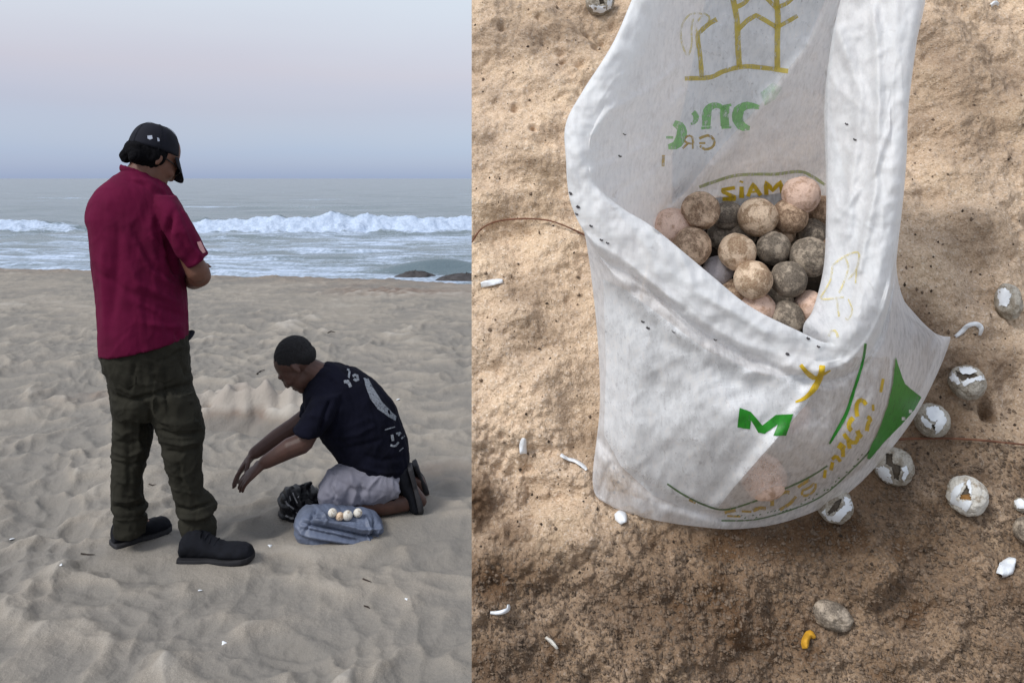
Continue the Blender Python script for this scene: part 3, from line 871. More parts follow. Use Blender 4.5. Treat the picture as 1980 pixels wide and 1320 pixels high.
NU, NV = 620, 380
def build_sack():
    C = np.array(cols, float)                              # (ncol, 12, 3)
    C = catmull(C, NU, True)
    C = catmull(C.transpose(1, 0, 2), NV, False).transpose(1, 0, 2)
    px, py, h = C[..., 0], C[..., 1], np.maximum(C[..., 2], -.004)
    v = np.linspace(0, 11, NV)[None] * np.ones((NU, 1))
    # creases
    def crease(pts, w, a, vmin, vmax):
        nonlocal h
        q = np.array(pts, float)
        dmin = np.full(px.shape, 1e9)
        for k in range(len(q) - 1):
            ax, ay = q[k]; bx, by = q[k + 1]
            tt = np.clip(((px - ax) * (bx - ax) + (py - ay) * (by - ay)) / ((bx - ax) ** 2 + (by - ay) ** 2), 0, 1)
            dmin = np.minimum(dmin, np.hypot(px - ax - tt * (bx - ax), py - ay - tt * (by - ay)))
        h = h + a * np.exp(-(dmin / w) ** 2) * ((v > vmin) & (v < vmax))
    inn = (.8, 5.0); outr = (6.0, 10)
    crease([(1640,-60), (1560,100), (1400,300), (1270,440)], 12, .007, *inn)      # long diagonal fold in the back wall
    crease([(1135,270), (1180,215), (1250,180), (1310,130)], 10, .006, *inn)
    crease([(1150,330), (1260,280), (1320,180)], 9, .004, *inn)
    crease([(1180,380), (1230,350), (1290,300)], 8, -.004, *inn)
    crease([(1620,60), (1665,180), (1650,330), (1640,450)], 12, .006, *inn)
    crease([(1690,20), (1700,200), (1690,380), (1660,520)], 10, .006, *inn)
    crease([(1745,180), (1690,330), (1620,420)], 8, .004, *inn)
    crease([(1600,700), (1520,830), (1380,985)], 14, .006, *outr)                 # fold down the front
    crease([(1675,680), (1640,780), (1600,860)], 10, -.006, *outr)
    crease([(1725,560), (1720,650), (1690,770), (1620,880)], 12, .007, *outr)
    crease([(1160,850), (1200,910), (1290,970), (1400,1000)], 12, -.009, *outr)
    crease([(1165,880), (1240,990)], 10, .006, *outr)
    crease([(1180,900), (1160,960)], 8, -.006, *outr)
    crease([(1190,540), (1300,640), (1450,720), (1590,715)], 16, .006, *outr)
    crease([(1230,560), (1320,600)], 9, -.005, *outr)
    crease([(1760,600), (1790,660), (1780,740)], 8, .006, *outr)
    crease([(1805,650), (1790,690), (1800,730)], 7, -.005, *outr)
    crease([(1500,880), (1460,930), (1470,960)], 34, .012, *outr)                 # an egg pressing from inside
    crease([(1300,430), (1340,560), (1480,640)], 10, .003, 4.9, 6.3)
    h = h + (v > .8) * (.0035 * fbm(px * .009, py * .009, 2, 501) + .0014 * fbm(px * .035, py * .03, 2, 511))
    wx, wy = px + 30 * perlin(px * .012, py * .012, 541), py + 30 * perlin(px * .012, py * .012, 542)
    rid = (1 - np.abs(perlin(wx * .014, wy * .010, 543)) * 2.2) ** 3 + .45 * (1 - np.abs(perlin(wx * .036, wy * .028, 544)) * 2.2) ** 3
    h = h + .0013 * (v > .8) * np.clip(rid, -.3, 1.5) * (1 - .6 * np.exp(-((v - 5.5) / .6) ** 2))
    lipw = np.exp(-((v - 5.5) / .7) ** 2)
    h = h + lipw * .0014 * fbm(px * .012, py * .012, 2, 521) - .008 * np.exp(-((v - 6.5) / .10) ** 2) + .0025 * np.exp(-((v - 6.2) / .12) ** 2)
    den = (EN.x * (px - CX) / F + EN.y + EN.z * (HOR - py) / F)
    t = (EN.dot(P0) + h) / den
    P = np.stack([(px - CX) / F * t, t, (HOR - py) / F * t], -1)
    # sit the lowest rows on the displaced sand
    thin = np.zeros_like(px)
    thin = thin + .20 * sstep(-60, 60, (px - 1270) * .85 + (py - 440) - (0)) * (v < 4.6) * (py < 460) * (px < 1600) * sstep(0, 30, (px - (1270 + (440 - py) * .74)))
    thin = thin + .20 * (v > 6.2) * sstep(0, 25, px - (1600 - (py - 700) * .79)) * (py > 690) * (px < 1720)
    thin = thin + .10 * (v > 6) * (px > 1722) * (py < 560)
    thin = thin + .42 * (v > 7) * np.exp(-(((px - 1190) / 45) ** 2 + ((py - 940) / 50) ** 2)) + .16 * (v > 7) * np.exp(-(((px - 1790) / 40) ** 2 + ((py - 660) / 50) ** 2))
    thin = thin + .42 * (v > 7) * np.exp(-(((px - 1478) / 38) ** 2 + ((py - 925) / 42) ** 2) ** 2)
    thin = thin - .09 * lipw
    dbl = np.clip(np.exp(-((v - 5.55) / .85) ** 4) + .75 * ((v > 2.0) & (v < 6.6)) * sstep(1585, 1615, px) * sstep(700, 640, py) + .35 * (v > .8) * (v < 5) * sstep(1330, 1180, px), 0, 1)
    dbl = dbl * (.8 + .35 * fbm(px * .02, py * .02, 3, 531))
    return grid_mesh('sack_body', P, M_SACK, None, wrap_u=True, attrs={'thin': thin, 'dbl': np.clip(dbl, 0, 1)})

sack_body = build_sack()
sack = empty('feed_sack', K(1440, 760), 'open white woven feed sack with yellow and green printing, full of eggs', 'sack')
sack_body.parent = sack
sack_body.matrix_parent_inverse = Matrix.Translation(-sack.location)
SACK = bvh_of(sack_body)

def cast(px, py, bvh=None, lift=.0007):
    d = ray(px, py).normalized()
    hit = (bvh or SACK).ray_cast(Vector((0, 0, 0)), d)
    if hit[0] is None: return None
    return hit[0] - d * lift

def stroke_pts(pts, w, step=6, smooth=True):
    q = np.array(pts, float)
    if smooth and len(q) > 2:
        q = catmull(q, max(6, int(np.sum(np.hypot(*np.diff(q, axis=0).T)) / step)), False)
    else:
        out = []
        for a, b in zip(q[:-1], q[1:]):
            n = max(2, int(np.hypot(*(b - a)) / step)); out += [a + (b - a) * k / n for k in range(n)]
        q = np.array(out + [q[-1]])
    d = np.gradient(q, axis=0); d /= np.maximum(np.hypot(d[:, 0], d[:, 1]), 1e-6)[:, None]
    nrm = np.stack([-d[:, 1], d[:, 0]], 1)
    ws = (np.array([w] * len(q)) if np.isscalar(w) else np.interp(np.linspace(0, 1, len(q)), np.linspace(0, 1, len(w)), w))
    ws = ws * (1 + .12 * perlin(q[:, 0] * .1, q[:, 1] * .1, 5))
    return q, nrm, ws

def decal(name, strokes=(), polys=(), mat=None, parent=None, bvh=None, lift=.0010, maxjump=.02, each=False, jit=.8):
    if each:
        for s_ in strokes: decal(name, [s_], (), mat, parent, bvh, lift, maxjump)
        for p_ in polys: decal(name, (), [p_], mat, parent, bvh, lift, maxjump)
        return
    """printed shapes laid on a surface: strokes [(points, width)], polys [[points]] in photo pixels"""
    V, Fc = [], []
    def quad(ids, pts):
        if any(p is None for p in pts): return False
        z = [p.length for p in pts]
        return max(z) - min(z) < maxjump
    for s_ in strokes:
        q, nr, ws = stroke_pts(s_[0], s_[1], smooth=(len(s_) < 3))
        rows = []
        for k in range(len(q)):
            row = []
            for f in (-.5, -.17, .17, .5):
                x, y = q[k] + nr[k] * ws[k] * f
                p = cast(x, y, bvh, lift)
                row.append(p)
            rows.append(row)
        for k in range(len(rows) - 1):
            for j in range(3):
                pts = [rows[k][j], rows[k][j + 1], rows[k + 1][j + 1], rows[k + 1][j]]
                if quad(None, pts):
                    n = len(V); V += [tuple(p) for p in pts]; Fc.append((n, n + 1, n + 2, n + 3))
    for poly in polys:
        q = [Vector(p) for p in poly]
        dense = []
        for a, b in zip(q, q[1:] + q[:1]):
            n = max(1, int((b - a).length / (2.5 if jit > 1 else 6))); dense += [a + (b - a) * k / n for k in range(n)]
        dense = [Vector((d.x + jit * float(perlin(d.x * .35, d.y * .35, 61)), d.y + jit * float(perlin(d.x * .35, d.y * .35, 62)))) for d in dense]
        xs = [p.x for p in dense]; ys = [p.y for p in dense]
        nb = len(dense)
        allp = list(dense)
        y = min(ys) + 4
        while y < max(ys):
            x = min(xs) + 4
            while x < max(xs):
                allp.append(Vector((x, y))); x += 7
            y += 7
        vs, es, fs, *_ = delaunay_2d_cdt([Vector((p.x, p.y)) for p in allp], [], [list(range(nb))], 1, 1e-4)
        P3 = [cast(v.x, v.y, bvh, lift) for v in vs]
        for f in fs:
            pts = [P3[i] for i in f]
            if quad(None, pts):
                n = len(V); V += [tuple(p) for p in pts]; Fc.append(tuple(range(n, n + len(f))))
    if not Fc: return None
    o = mesh_from(name, V, Fc, mat, parent)
    bm = bmesh.new(); bm.from_mesh(o.data); bmesh.ops.remove_doubles(bm, verts=bm.verts, dist=2e-5); bm.to_mesh(o.data); bm.free()
    return o

# doubled fabric left of the diagonal folds (a second layer of the sack lying against the first)
decal('doubled_panel', polys=[[(1300,300), (1330,170), (1352,60), (1368,-12), (1600,-12), (1560,88), (1480,190), (1390,290), (1325,372), (1300,395)]], mat=M_FLAP, parent=sack, lift=.0003)
decal('doubled_panel', polys=[[(1166,540), (1210,560), (1290,620), (1370,680), (1480,728), (1588,722), (1560,780), (1500,850), (1420,940), (1385,985), (1330,985), (1260,955), (1200,900), (1168,840), (1172,700)]], mat=M_FLAP, parent=sack, lift=.0003)

# maize plants printed on the back wall (seen from inside)
Y = 11
decal('maize_print', strokes=[
    ([(1324,152), (1372,150), (1400,138), (1440,129), (1480,132), (1524,138)], 9),
    ([(1357,150), (1354,110), (1349,72), (1356,60), (1372,46), (1386,38)], 9),
    ([(1430,130), (1427,90), (1425,40), (1416,-8)], Y),
    ([(1427,58), (1445,40), (1462,30), (1480,40), (1503,54)], 9, 1),
    ([(1503,132), (1503,80), (1504,30), (1500,-8)], Y),
    ([(1504,52), (1520,44), (1542,31)], 8),
    ([(1425,14), (1440,6), (1450,-8)], 9), ([(1480,-6), (1500,16), (1520,8), (1534,-4)], 8, 1)], mat=INK_YI, parent=sack)
decal('maize_leaf_print', strokes=[
    ([(1350,70), (1345,48), (1358,30), (1346,26), (1330,32), (1318,52), (1318,80), (1329,108), (1338,86), (1337,60), (1340,36)], 4),
    ([(1350,64), (1366,52), (1372,34), (1360,26)], 4)], mat=INK_YF, parent=sack)
# mirrored green lettering
for L in (
    [([(1468,208), (1446,204), (1430,212), (1426,228), (1434,244), (1450,248)], (8, 14, 20, 22, 17, 8))],
    [([(1402,206), (1401,226), (1402,244)], 17), ([(1402,213), (1388,204), (1374,207), (1367,218), (1366,244)], (7, 10, 14, 17, 17)), ([(1395,247), (1414,246)], 5), ([(1356,248), (1376,247)], 5), ([(1398,206), (1414,203)], 5)],
    [([(1340,217), (1346,224), (1344,236), (1336,240)], (10, 11, 9, 4))],
    [([(1303,238), (1316,246), (1318,262), (1308,280), (1292,284)], (12, 19, 21, 17, 9)), ([(1288,266), (1302,266)], 5)]):
    decal('green_letter', strokes=L, mat=INK_GI, parent=sack)
decal('faint_green_smudge', polys=[[(1470,180), (1495,160), (1512,170), (1500,192), (1478,205)]], mat=INK_GF, parent=sack)
for L in (
    [([(1352,268), (1370,262), (1381,272), (1378,284), (1364,289), (1353,282)], 5), ([(1364,277), (1352,277)], 4)],
    [([(1340,288), (1339,266), (1330,263), (1323,271), (1330,277), (1339,278)], 4), ([(1330,278), (1320,287)], 4)], [([(1283,300), (1282,322)], 6)]):
    decal('ochre_letter', strokes=L, mat=INK_OC, parent=sack)
# arc and mirrored MAIZ above the eggs
decal('printed_arc', strokes=[([(1352,362), (1380,352), (1420,340), (1460,337), (1500,337), (1546,332), (1572,342), (1598,360)], 6)], mat=INK_OL, parent=sack)
for L in (
    [([(1421,363), (1397,367), (1398,371), (1420,381), (1421,385), (1397,385)], 7.5, 1)],
    [([(1434,361), (1434,383)], 9, 1), ([(1437,353), (1430,350)], 4, 1)],
    [([(1446,380), (1456,356), (1471,378)], 8, 1), ([(1449,372), (1466,370)], 4, 1)],
    [([(1482,377), (1481,353), (1494,368), (1509,352), (1513,373)], 8.5, 1)]):
    decal('yellow_letter', strokes=L, mat=INK_YO, parent=sack)
# faint corn drawing on the inner flap
decal('faint_corn_print', strokes=[
    ([(1610,512), (1636,494), (1660,489), (1656,520), (1640,540)], 4), ([(1634,497), (1640,518), (1632,545), (1622,566)], 4), ([(1610,512), (1606,540), (1596,560), (1588,578), (1632,574)], 4),
    ([(1618,578), (1622,612)], 4), ([(1640,578), (1648,600), (1640,618), (1634,614)], 3), ([(1602,650), (1606,640), (1616,640), (1620,652)], 5),
    ([(1656,520), (1654,548)], 3)], mat=INK_YF, parent=sack)
# outside front: Y-shaped leaf, M, bands
decal('yellow_leaf_print', strokes=[([(1548,705), (1562,722), (1578,732), (1588,728)], (7, 9, 10, 8)), ([(1590,706), (1587,725), (1576,748), (1558,768), (1538,777)], (12, 12, 12, 8, 3)), ([(1584,728), (1606,716)], (7, 3))], mat=INK_YO, parent=sack)
decal('green_letter_m', polys=[[(1430,788), (1452,796), (1474,822), (1500,802), (1534,800), (1520,842), (1496,842), (1504,820), (1478,838), (1466,836), (1452,812), (1450,830), (1426,826)]], mat=INK_GO, parent=sack)
decal('green_line_print', strokes=[([(1674,664), (1668,700), (1652,752), (1636,800), (1614,840), (1604,858)], (5, 5, 6, 7, 6, 3))], mat=INK_GO, parent=sack)
decal('dark_green_line', each=True, strokes=[([(1600,900), (1560,925), (1500,952), (1450,972), (1400,985), (1360,975), (1320,955), (1290,935)], 3.5), ([(1395,1006), (1460,1004), (1530,985), (1590,958), (1640,915), (1690,860), (1718,800)], 3)], mat=INK_GD, parent=sack)
decal('ochre_mark', each=True, strokes=[
    ([(1675,782), (1667,773), (1658,778), (1656,793), (1658,805)], 8), ([(1650,807), (1642,817), (1642,827), (1647,832)], 9), ([(1676,833), (1679,818), (1684,810), (1677,806)], 8),
    ([(1658,832), (1661,840), (1667,845)], 9), ([(1632,838), (1638,848), (1648,855), (1657,853), (1658,843)], 8), ([(1640,850), (1643,867)], 8), ([(1621,859), (1627,863), (1633,868)], 13),
    ([(1630,867), (1630,883)], 8), ([(1609,888), (1617,882), (1625,892)], 7), ([(1610,893), (1607,909)], 7), ([(1708,732), (1703,758)], 6), ([(1688,782), (1689,794)], 5), ([(1596,908), (1594,924)], 6)], mat=INK_YO, parent=sack)
decal('ochre_mark', each=True, strokes=[
    ([(1543,942), (1551,936), (1566,927)], 6), ([(1551,957), (1552,948), (1564,943), (1576,934), (1576,945), (1566,956), (1553,958)], 5), ([(1493,959), (1493,978)], 8), ([(1503,960), (1516,951), (1527,952)], 7),
    ([(1539,959), (1531,970), (1517,980), (1508,985)], 6), ([(1456,987), (1468,982), (1481,982)], 7), ([(1434,988), (1453,989)], 4), ([(1401,991), (1423,986)], 6), ([(1406,997), (1432,998)], 4), ([(1345,972), (1332,966)], 4)], mat=INK_OC, parent=sack)
random.seed(5)
fine = []
for k in range(34):
    f = k / 33
    x = 1668 - 240 * f; y = float(np.interp(x, [1420, 1470, 1530, 1590, 1640, 1680], [1000, 999, 983, 955, 916, 868])) - random.choice((0, 5, 5))
    if random.random() < .8: fine.append(([(x, y), (x - random.uniform(2, 4.5), y + random.uniform(1, 3))], 2.2))
decal('fine_print', strokes=fine, mat=INK_GD, parent=sack)['kind'] = 'stuff'
decal('green_corner_panel', lift=.0045, polys=[[(1732,690), (1740,716), (1750,742), (1782,768), (1768,792), (1742,822), (1708,856), (1682,888), (1676,886), (1684,862), (1700,830), (1716,785), (1727,740)]], mat=INK_GO, parent=sack)
decal('dark_stain', each=True, strokes=[([(px, py), (px + 3, py + 3), (px + 6, py + 2)], w) for px, py, w in
      ((1100,372,5), (1115,398,5), (1112,412,3), (1140,435,3), (1160,462,3), (1172,468,3), (1240,620,3), (1250,632,4), (1560,652,4), (1580,668,3), (1634,238,3), (1196,300,3), (1205,258,2), (1650,268,3), (1520,682,5), (1300,640,2), (1380,655,2))], mat=M_SPOT, parent=sack)

# ================================================================== EGGS
EGGS = 'turtle eggs in the open sack'
def sphere_np(nu=36, nv=22):
    V = []; Fc = []
    for i in range(nv + 1):
        th = math.pi * i / nv
        for j in range(nu):
            ph = 2 * math.pi * j / nu
            V.append((math.sin(th) * math.cos(ph), math.sin(th) * math.sin(ph), math.cos(th)))
    for i in range(nv):
        for j in range(nu):
            a = i * nu + j; b = i * nu + (j + 1) % nu
            Fc.append((a, a + nu, b + nu, b))
    return np.array(V), Fc
SV, SF = sphere_np()

def egg(px, py, rpx, h, mat, label, name='egg', dents=0, group=EGGS, seed=None, cat='egg', squash=(1, 1, 1)):
    seed = seed or int(px * 7 + py)
    c = K(px, py, h)
    r = rpx / F * c.y
    v = SV.copy()
    rr = 1 + .045 * perlin(v[:, 0] * 2 + seed, v[:, 1] * 2 + v[:, 2], seed % 97) + .016 * perlin(v[:, 0] * 7 + seed, v[:, 1] * 7 + v[:, 2] * 5, 3)
    rng = random.Random(seed)
    for _ in range(dents):
        d = Vector((rng.uniform(-.8, .8), -1, rng.uniform(-.5, .9))).normalized()
        k = v @ np.array(d)
        rr = rr - .22 * sstep(.80, .93, k) + .07 * np.exp(-((k - .79) / .035) ** 2)
    v = v * rr[:, None] * r * np.array(squash)
    o = mesh_from(name, v, SF, mat)
    o.location = c
    o.rotation_euler = (0, 0, 0)
    return tag(o, label, cat, group)

eg = [
 (1355,407,37,.105,E_BROWN,'brown cracked egg resting highest at the left of the sack',1),
 (1300,440,38,.085,E_PINK,'pale pinkish egg against the left wall of the sack, half behind a brown one',0),
 (1338,477,38,.100,E_BROWN,'large brown egg beside the folded left lip of the sack',0),
 (1408,418,29,.070,E_GREY,'greyish egg between the cracked egg and a tan one under the printed word',0),
 (1465,420,38,.095,E_TAN,'tan sand-coated egg under the middle of the printed word',0),
 (1527,418,35,.090,E_BROWN,'brown sandy egg just below the pale pink topmost egg',0),
 (1549,377,36,.105,E_PINK,'topmost pale pink egg against the back wall, touching the last printed letter',0),
 (1592,408,30,.075,E_BROWN,'brown egg half hidden by the inner flap, right of the topmost pink egg',0),
 (1425,487,36,.105,E_TAN,'sandy tan egg with dark gaps around it at the centre of the pile',0),
 (1496,480,33,.088,E_GREY,'small grey egg right of the central tan egg',0),
 (1566,497,39,.095,E_GREY,'large grey egg with a pale spot beside the inner flap',0),
 (1570,452,30,.070,E_GREY,'dim grey egg behind the large grey one by the inner flap',0),
 (1388,524,29,.075,E_LAV,'pale lilac-grey egg just above the front lip of the sack',0),
 (1456,541,37,.110,E_TAN,'light tan egg lowest in the middle, above the front lip',0),
 (1525,540,35,.102,E_GREY,'darkest grey-brown egg low at the right of the pile',0),
 (1466,596,33,.085,E_PINK,'pinkish egg mostly hidden behind the front lip',0),
 (1520,614,34,.085,E_GREY,'mottled grey-brown egg lowest of all behind the front lip',0),
 (1566,592,30,.085,E_PINK,'pale pink egg edge showing below the flap corner',0),
 (1330,540,36,.04,E_GREY,'shadowed egg deep under the left lip',0),
 (1400,455,34,.045,E_GREY,'shadowed egg deep in the gap left of centre',0),
 (1500,585,34,.035,E_GREY,'shadowed egg deep in the gap at lower right',0),
 (1540,450,34,.045,E_GREY,'shadowed egg deep behind the small grey egg',0),
 (1508,448,30,.068,E_BROWN,'small brown egg tucked between the tan egg and the small grey egg',0),
 (1584,470,30,.062,E_BROWN,'dim brown egg squeezed behind the inner flap',0),
 (1436,452,28,.062,E_GREY,'small dim egg in the gap above the central tan egg',0),
 (1422,570,31,.070,E_BROWN,'brown egg between the lilac egg and the light tan egg, at the lip',0),
 (1312,505,33,.075,E_TAN,'tan egg half under the left part of the lip',0),
 (1470,640,34,.050,E_BROWN,'lower egg inside the sack behind the printed front',0),
 (1450,720,36,.060,E_BROWN,'egg low inside the sack behind the grey front panel',0),
 (1380,690,36,.060,E_BROWN,'egg low inside the sack behind the left front panel',0),
 (1380,620,36,.050,E_BROWN,'egg inside the sack under the left part of the lip',0),
 (1540,700,36,.070,E_TAN,'egg inside the sack behind the yellow leaf print',0),
 (1440,800,36,.085,E_BROWN,'egg inside the sack behind the green letter',0),
 (1530,800,36,.080,E_PINK,'egg inside the sack right of the green letter',0),
]
for e in eg:
    egg(*e[:6], dents=2 if e[6] else 0)
# the pinkish egg glowing through the front, just in front of its inner wall
egg(1476, 922, 44, .0685, E_PINK, 'pale pink egg showing through the thin front of the sack near its base')


def sack_gap_shade():
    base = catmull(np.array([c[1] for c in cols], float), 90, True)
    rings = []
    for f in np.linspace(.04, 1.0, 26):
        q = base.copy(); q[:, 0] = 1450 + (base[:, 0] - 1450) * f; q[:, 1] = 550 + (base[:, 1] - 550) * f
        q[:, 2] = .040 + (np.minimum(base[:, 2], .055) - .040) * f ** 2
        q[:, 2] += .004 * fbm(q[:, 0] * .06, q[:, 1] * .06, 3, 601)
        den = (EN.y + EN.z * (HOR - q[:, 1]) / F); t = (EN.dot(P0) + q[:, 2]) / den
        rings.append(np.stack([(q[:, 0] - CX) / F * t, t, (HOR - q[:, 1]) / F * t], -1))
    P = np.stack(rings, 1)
    o = grid_mesh('egg_gap_shade', P, M_GAPSHADE, wrap_u=True)  # dark sheet that paints the shade in the gaps between the eggs
    tag(o, 'dark layer painting in the shade between the eggs inside the white sack', 'sand', kind='stuff')
M_GAPSHADE = simple('dark_gap_shade', (.030, .022, .016), .95, .4, 200, 600, .6, .002)
sack_gap_shade()

# ------------------------------------------------------------------ split shells lying on the bank
def pip(x, y, poly):
    ins = np.zeros(x.shape, bool); n = len(poly)
    for i in range(n):
        x0, y0 = poly[i]; x1, y1 = poly[(i + 1) % n]
        c = ((y0 > y) != (y1 > y))
        with np.errstate(divide='ignore', invalid='ignore'):
            xi = (x1 - x0) * (y - y0) / (y1 - y0 + 1e-12) + x0
        ins ^= c & (x < xi)
    return ins
SV2, SF2 = sphere_np(72, 48)

def split_egg(px, py, rpx, sink, holes, flaps, label, cat='eggshell', mat=None, group='split eggshells on the sand bank', yolk=(), squash=(1, 1, 1), dent=None, tilt=0):
    gp = on_bank(px, py)
    hb = (gp - P0).dot(EN)
    r0 = rpx / F * gp.y
    c = K(px, py, hb + r0 * (1 - sink))
    r = rpx / F * c.y
    w = -(c.normalized()); rg = Vector((1, 0, 0)); rg = (rg - w * rg.dot(w)).normalized(); up = w.cross(rg)
    if tilt:
        q = Matrix.Rotation(tilt, 3, w); rg = q @ rg; up = q @ up
    B = np.array([rg, up, w])
    t = empty('eggshell', c, label, cat, group)
    v = SV2
    seed = int(px + py) % 97
    base = 1 + .05 * perlin(v[:, 0] * 2 + seed, v[:, 1] * 2 + v[:, 2] * 2, seed) + .016 * perlin(v[:, 0] * 8 + seed, v[:, 1] * 8 + v[:, 2] * 6, seed + 1)
    base = base - .05 * np.clip(1 - np.abs(perlin(v[:, 0] * 2.6 + seed + 9, v[:, 1] * 2.6 + v[:, 2] * 2.2, seed + 4)) * 5, 0, 1) * (v[:, 2] > -.3)
    if dent is not None:
        for dx, dy, rad, dep in dent:
            dd = np.hypot(v[:, 0] - dx, -v[:, 1] - dy)
            base = base - dep * (1 - sstep(rad * .4, rad, dd)) * (v[:, 2] > 0)
    pts = (v * base[:, None]) * np.array(squash)
    def world(pp, k=1.0): return (pp * k * r) @ B + np.array(c)
    # shell with real openings
    fc = np.array(SF2); cen = v[fc].mean(1); cen /= np.linalg.norm(cen, axis=1)[:, None]
    cut = np.zeros(len(fc), bool)
    for h_ in holes:
        hx = sum(p[0] for p in h_) / len(h_); hy = sum(p[1] for p in h_) / len(h_); h_ = [(hx + (x - hx) * .85 + .05 * math.sin(9 * y), hy + (y - hy) * .85 + .05 * math.sin(11 * x)) for x, y in h_]
        cut |= pip(cen[:, 0], -cen[:, 1], h_) & (cen[:, 2] > 0)
    keep = fc[~cut]
    W1, W2 = world(pts), world(pts, .94)
    n = len(W1)
    faces = [tuple(f) for f in keep] + [tuple(reversed(f + n)) for f in keep]
    from collections import Counter
    ec = Counter()
    for f in keep:
        for a, b in zip(f, np.roll(f, -1)): ec[(int(a), int(b))] += 1
    for (a, b) in list(ec):
        if (b, a) not in ec and a != b: faces.append((b, a, a + n, b + n))
    mesh_from('shell', np.vstack([W1, W2]), faces, mat or E_SHELLG, t)
    if holes:
        mesh_from('shell_lining', world(pts, .90), SF2, M_SHELLIN, t)
    full = BVHTree.FromPolygons([tuple(p) for p in W1], SF2)
    bx = c
    def D(x, y):  # disc coordinates to photo pixels
        p = c + rg * x * r - up * y * r
        return (p.x / p.y * F + CX, HOR - p.z / p.y * F)
    for fl in flaps:
        decal('torn_flap', polys=[[D(x, y) for x, y in fl]], mat=M_SHELLW, parent=t, bvh=full, lift=.0012, maxjump=.03, jit=3.0)
    lin = BVHTree.FromPolygons([tuple(p) for p in world(pts, .88)], SF2)
    for yl in yolk:
        decal('amber_residue', polys=[[D(x, y) for x, y in yl]], mat=M_YOLK, parent=t, bvh=lin, lift=.0010, maxjump=.03)
    return t

# 1 the white one with a split top, furthest right of the sack corner
split_egg(1870, 739, 33, .25, [[(-.62,-.72),(.55,-.78),(.70,-.42),(.10,-.22),(-.30,-.05),(-.60,-.35)]],
          [[(-1,-.75),(-.72,-.62),(-.45,-.25),(-.32,0),(-.45,.12),(-.85,-.15),(-.97,-.45)], [(-.30,-.0),(.1,-.2),(.55,-.3),(.95,-.42),(.93,-.15),(.45,-.08),(.0,.1),(-.25,.25)], [(-.35,-.85),(.3,-.90),(.60,-.62),(.25,-.45),(-.25,-.50)]],
          'white eggshell split across its top, highest of those by the corner of the sack', dent=[(0, -.55, .6, .22)])
# 2
split_egg(1802, 812, 32, .2, [[(.0,.2),(.22,.25),(.1,.62),(-.1,.35)]],
          [[(-.55,-.3),(-.25,-.05),(-.05,.25),(-.1,.55),(-.4,.35),(-.6,.0)], [(-.2,-.75),(.3,-.85),(.7,-.5),(.78,.0),(.55,.45),(.1,.8),(.12,.3),(.3,.0),(.0,.1),(-.25,-.3)]],
          'eggshell with a sunken grey dimple between the split white shell and the sack', dent=[(.25, -.3, .45, .16)])
# 3
split_egg(1729, 901, 36, .3, [[(-.35,-.85),(.05,-.8),(.0,-.2),(.40,.05),(.35,.45),(.05,.85),(-.15,.8),(-.2,.1),(-.42,-.2)]],
          [[(-.95,.1),(-.5,.0),(-.25,.2),(-.2,.85),(-.45,.9),(-.8,.55)], [(.35,.1),(.62,-.05),(.65,.35),(.35,.75),(.28,.6),(.42,.3)]],
          'eggshell with a dark gash beside a white torn flap, below the green printed corner')
# 4
split_egg(1614, 976, 34, .35, [[(-.35,.15),(.1,-.3),(.5,-.4),(.45,-.1),(.1,.25),(-.4,.55),(-.5,.4)]],
          [[(-.75,.35),(-.5,.2),(-.55,.5),(-.3,.62),(.15,.3),(.55,-.02),(.55,-.45),(.95,-.3),(.9,.15),(.45,.55),(.1,.9),(-.5,.8)]],
          'eggshell tucked against the bottom edge of the sack with a small dark slit')
# 5
split_egg(1870, 958, 37, .3, [[(.05,-.6),(.13,-.5),(.15,.22),(-.5,.2),(-.3,-.05)]],
          [[(-.5,-.45),(.0,-.68),(-.1,-.45),(-.35,-.1),(-.55,.2),(-.45,.25),(.14,.25),(.12,.4),(.0,.6),(-.2,.8),(-.5,.5),(-.85,.4),(-.75,-.05)], [(.1,-.7),(.3,-.8),(.25,-.3),(.17,.0)]],
          'round eggshell with a triangular hole showing amber inside, standing apart on dark sand', mat=E_WHITE, yolk=[[(-.45,.0),(.2,-.1),(.2,.3),(-.5,.3)]])
# 6 top edge
split_egg(1160, 2, 28, .1, [[(-.1,-.1),(.35,-.2),(.4,.3),(.0,.35)]],
          [[(-.75,.30),(-.35,.30),(.4,.38),(.5,.7),(.1,.85),(-.4,.75)], [(.5,-.3),(.85,-.2),(.8,.5),(.55,.6)]],
          'crumpled whitish eggshell at the top edge of the photo, left of the sack', dent=[(0, 0, .6, .15)])
# 7 closed or sunk ones
split_egg(1950, 584, 30, .4, [], [[(-.6,-.8),(-.1,-.95),(.2,-.5),(-.1,.3),(-.5,.2)]], 'pale translucent eggshell half buried high at the right edge of the sand bank', mat=E_SHELLG, squash=(.8, 1.2, .8), dent=[(0, -.1, .6, .18)])
split_egg(1608, 1190, 33, .72, [], [], 'elongated grey egg half buried in the dark sand beside the yellow peel', mat=E_GREY, squash=(1.15, .8, .8), dent=[(-.2, -.1, .5, .08), (.5, .3, .4, .1)], tilt=-.35)
split_egg(1988, 1026, 26, .3, [], [], 'egg cut off by the right edge of the photo, dull and sandy', mat=E_GREY)
split_egg(1975, 976, 14, .5, [], [[(-.8,-.6),(.2,-.9),(.7,-.2),(.3,.5),(-.6,.4)]], 'small white shell tip at the right edge of the photo, above the dull sandy egg', mat=E_SHELLG)

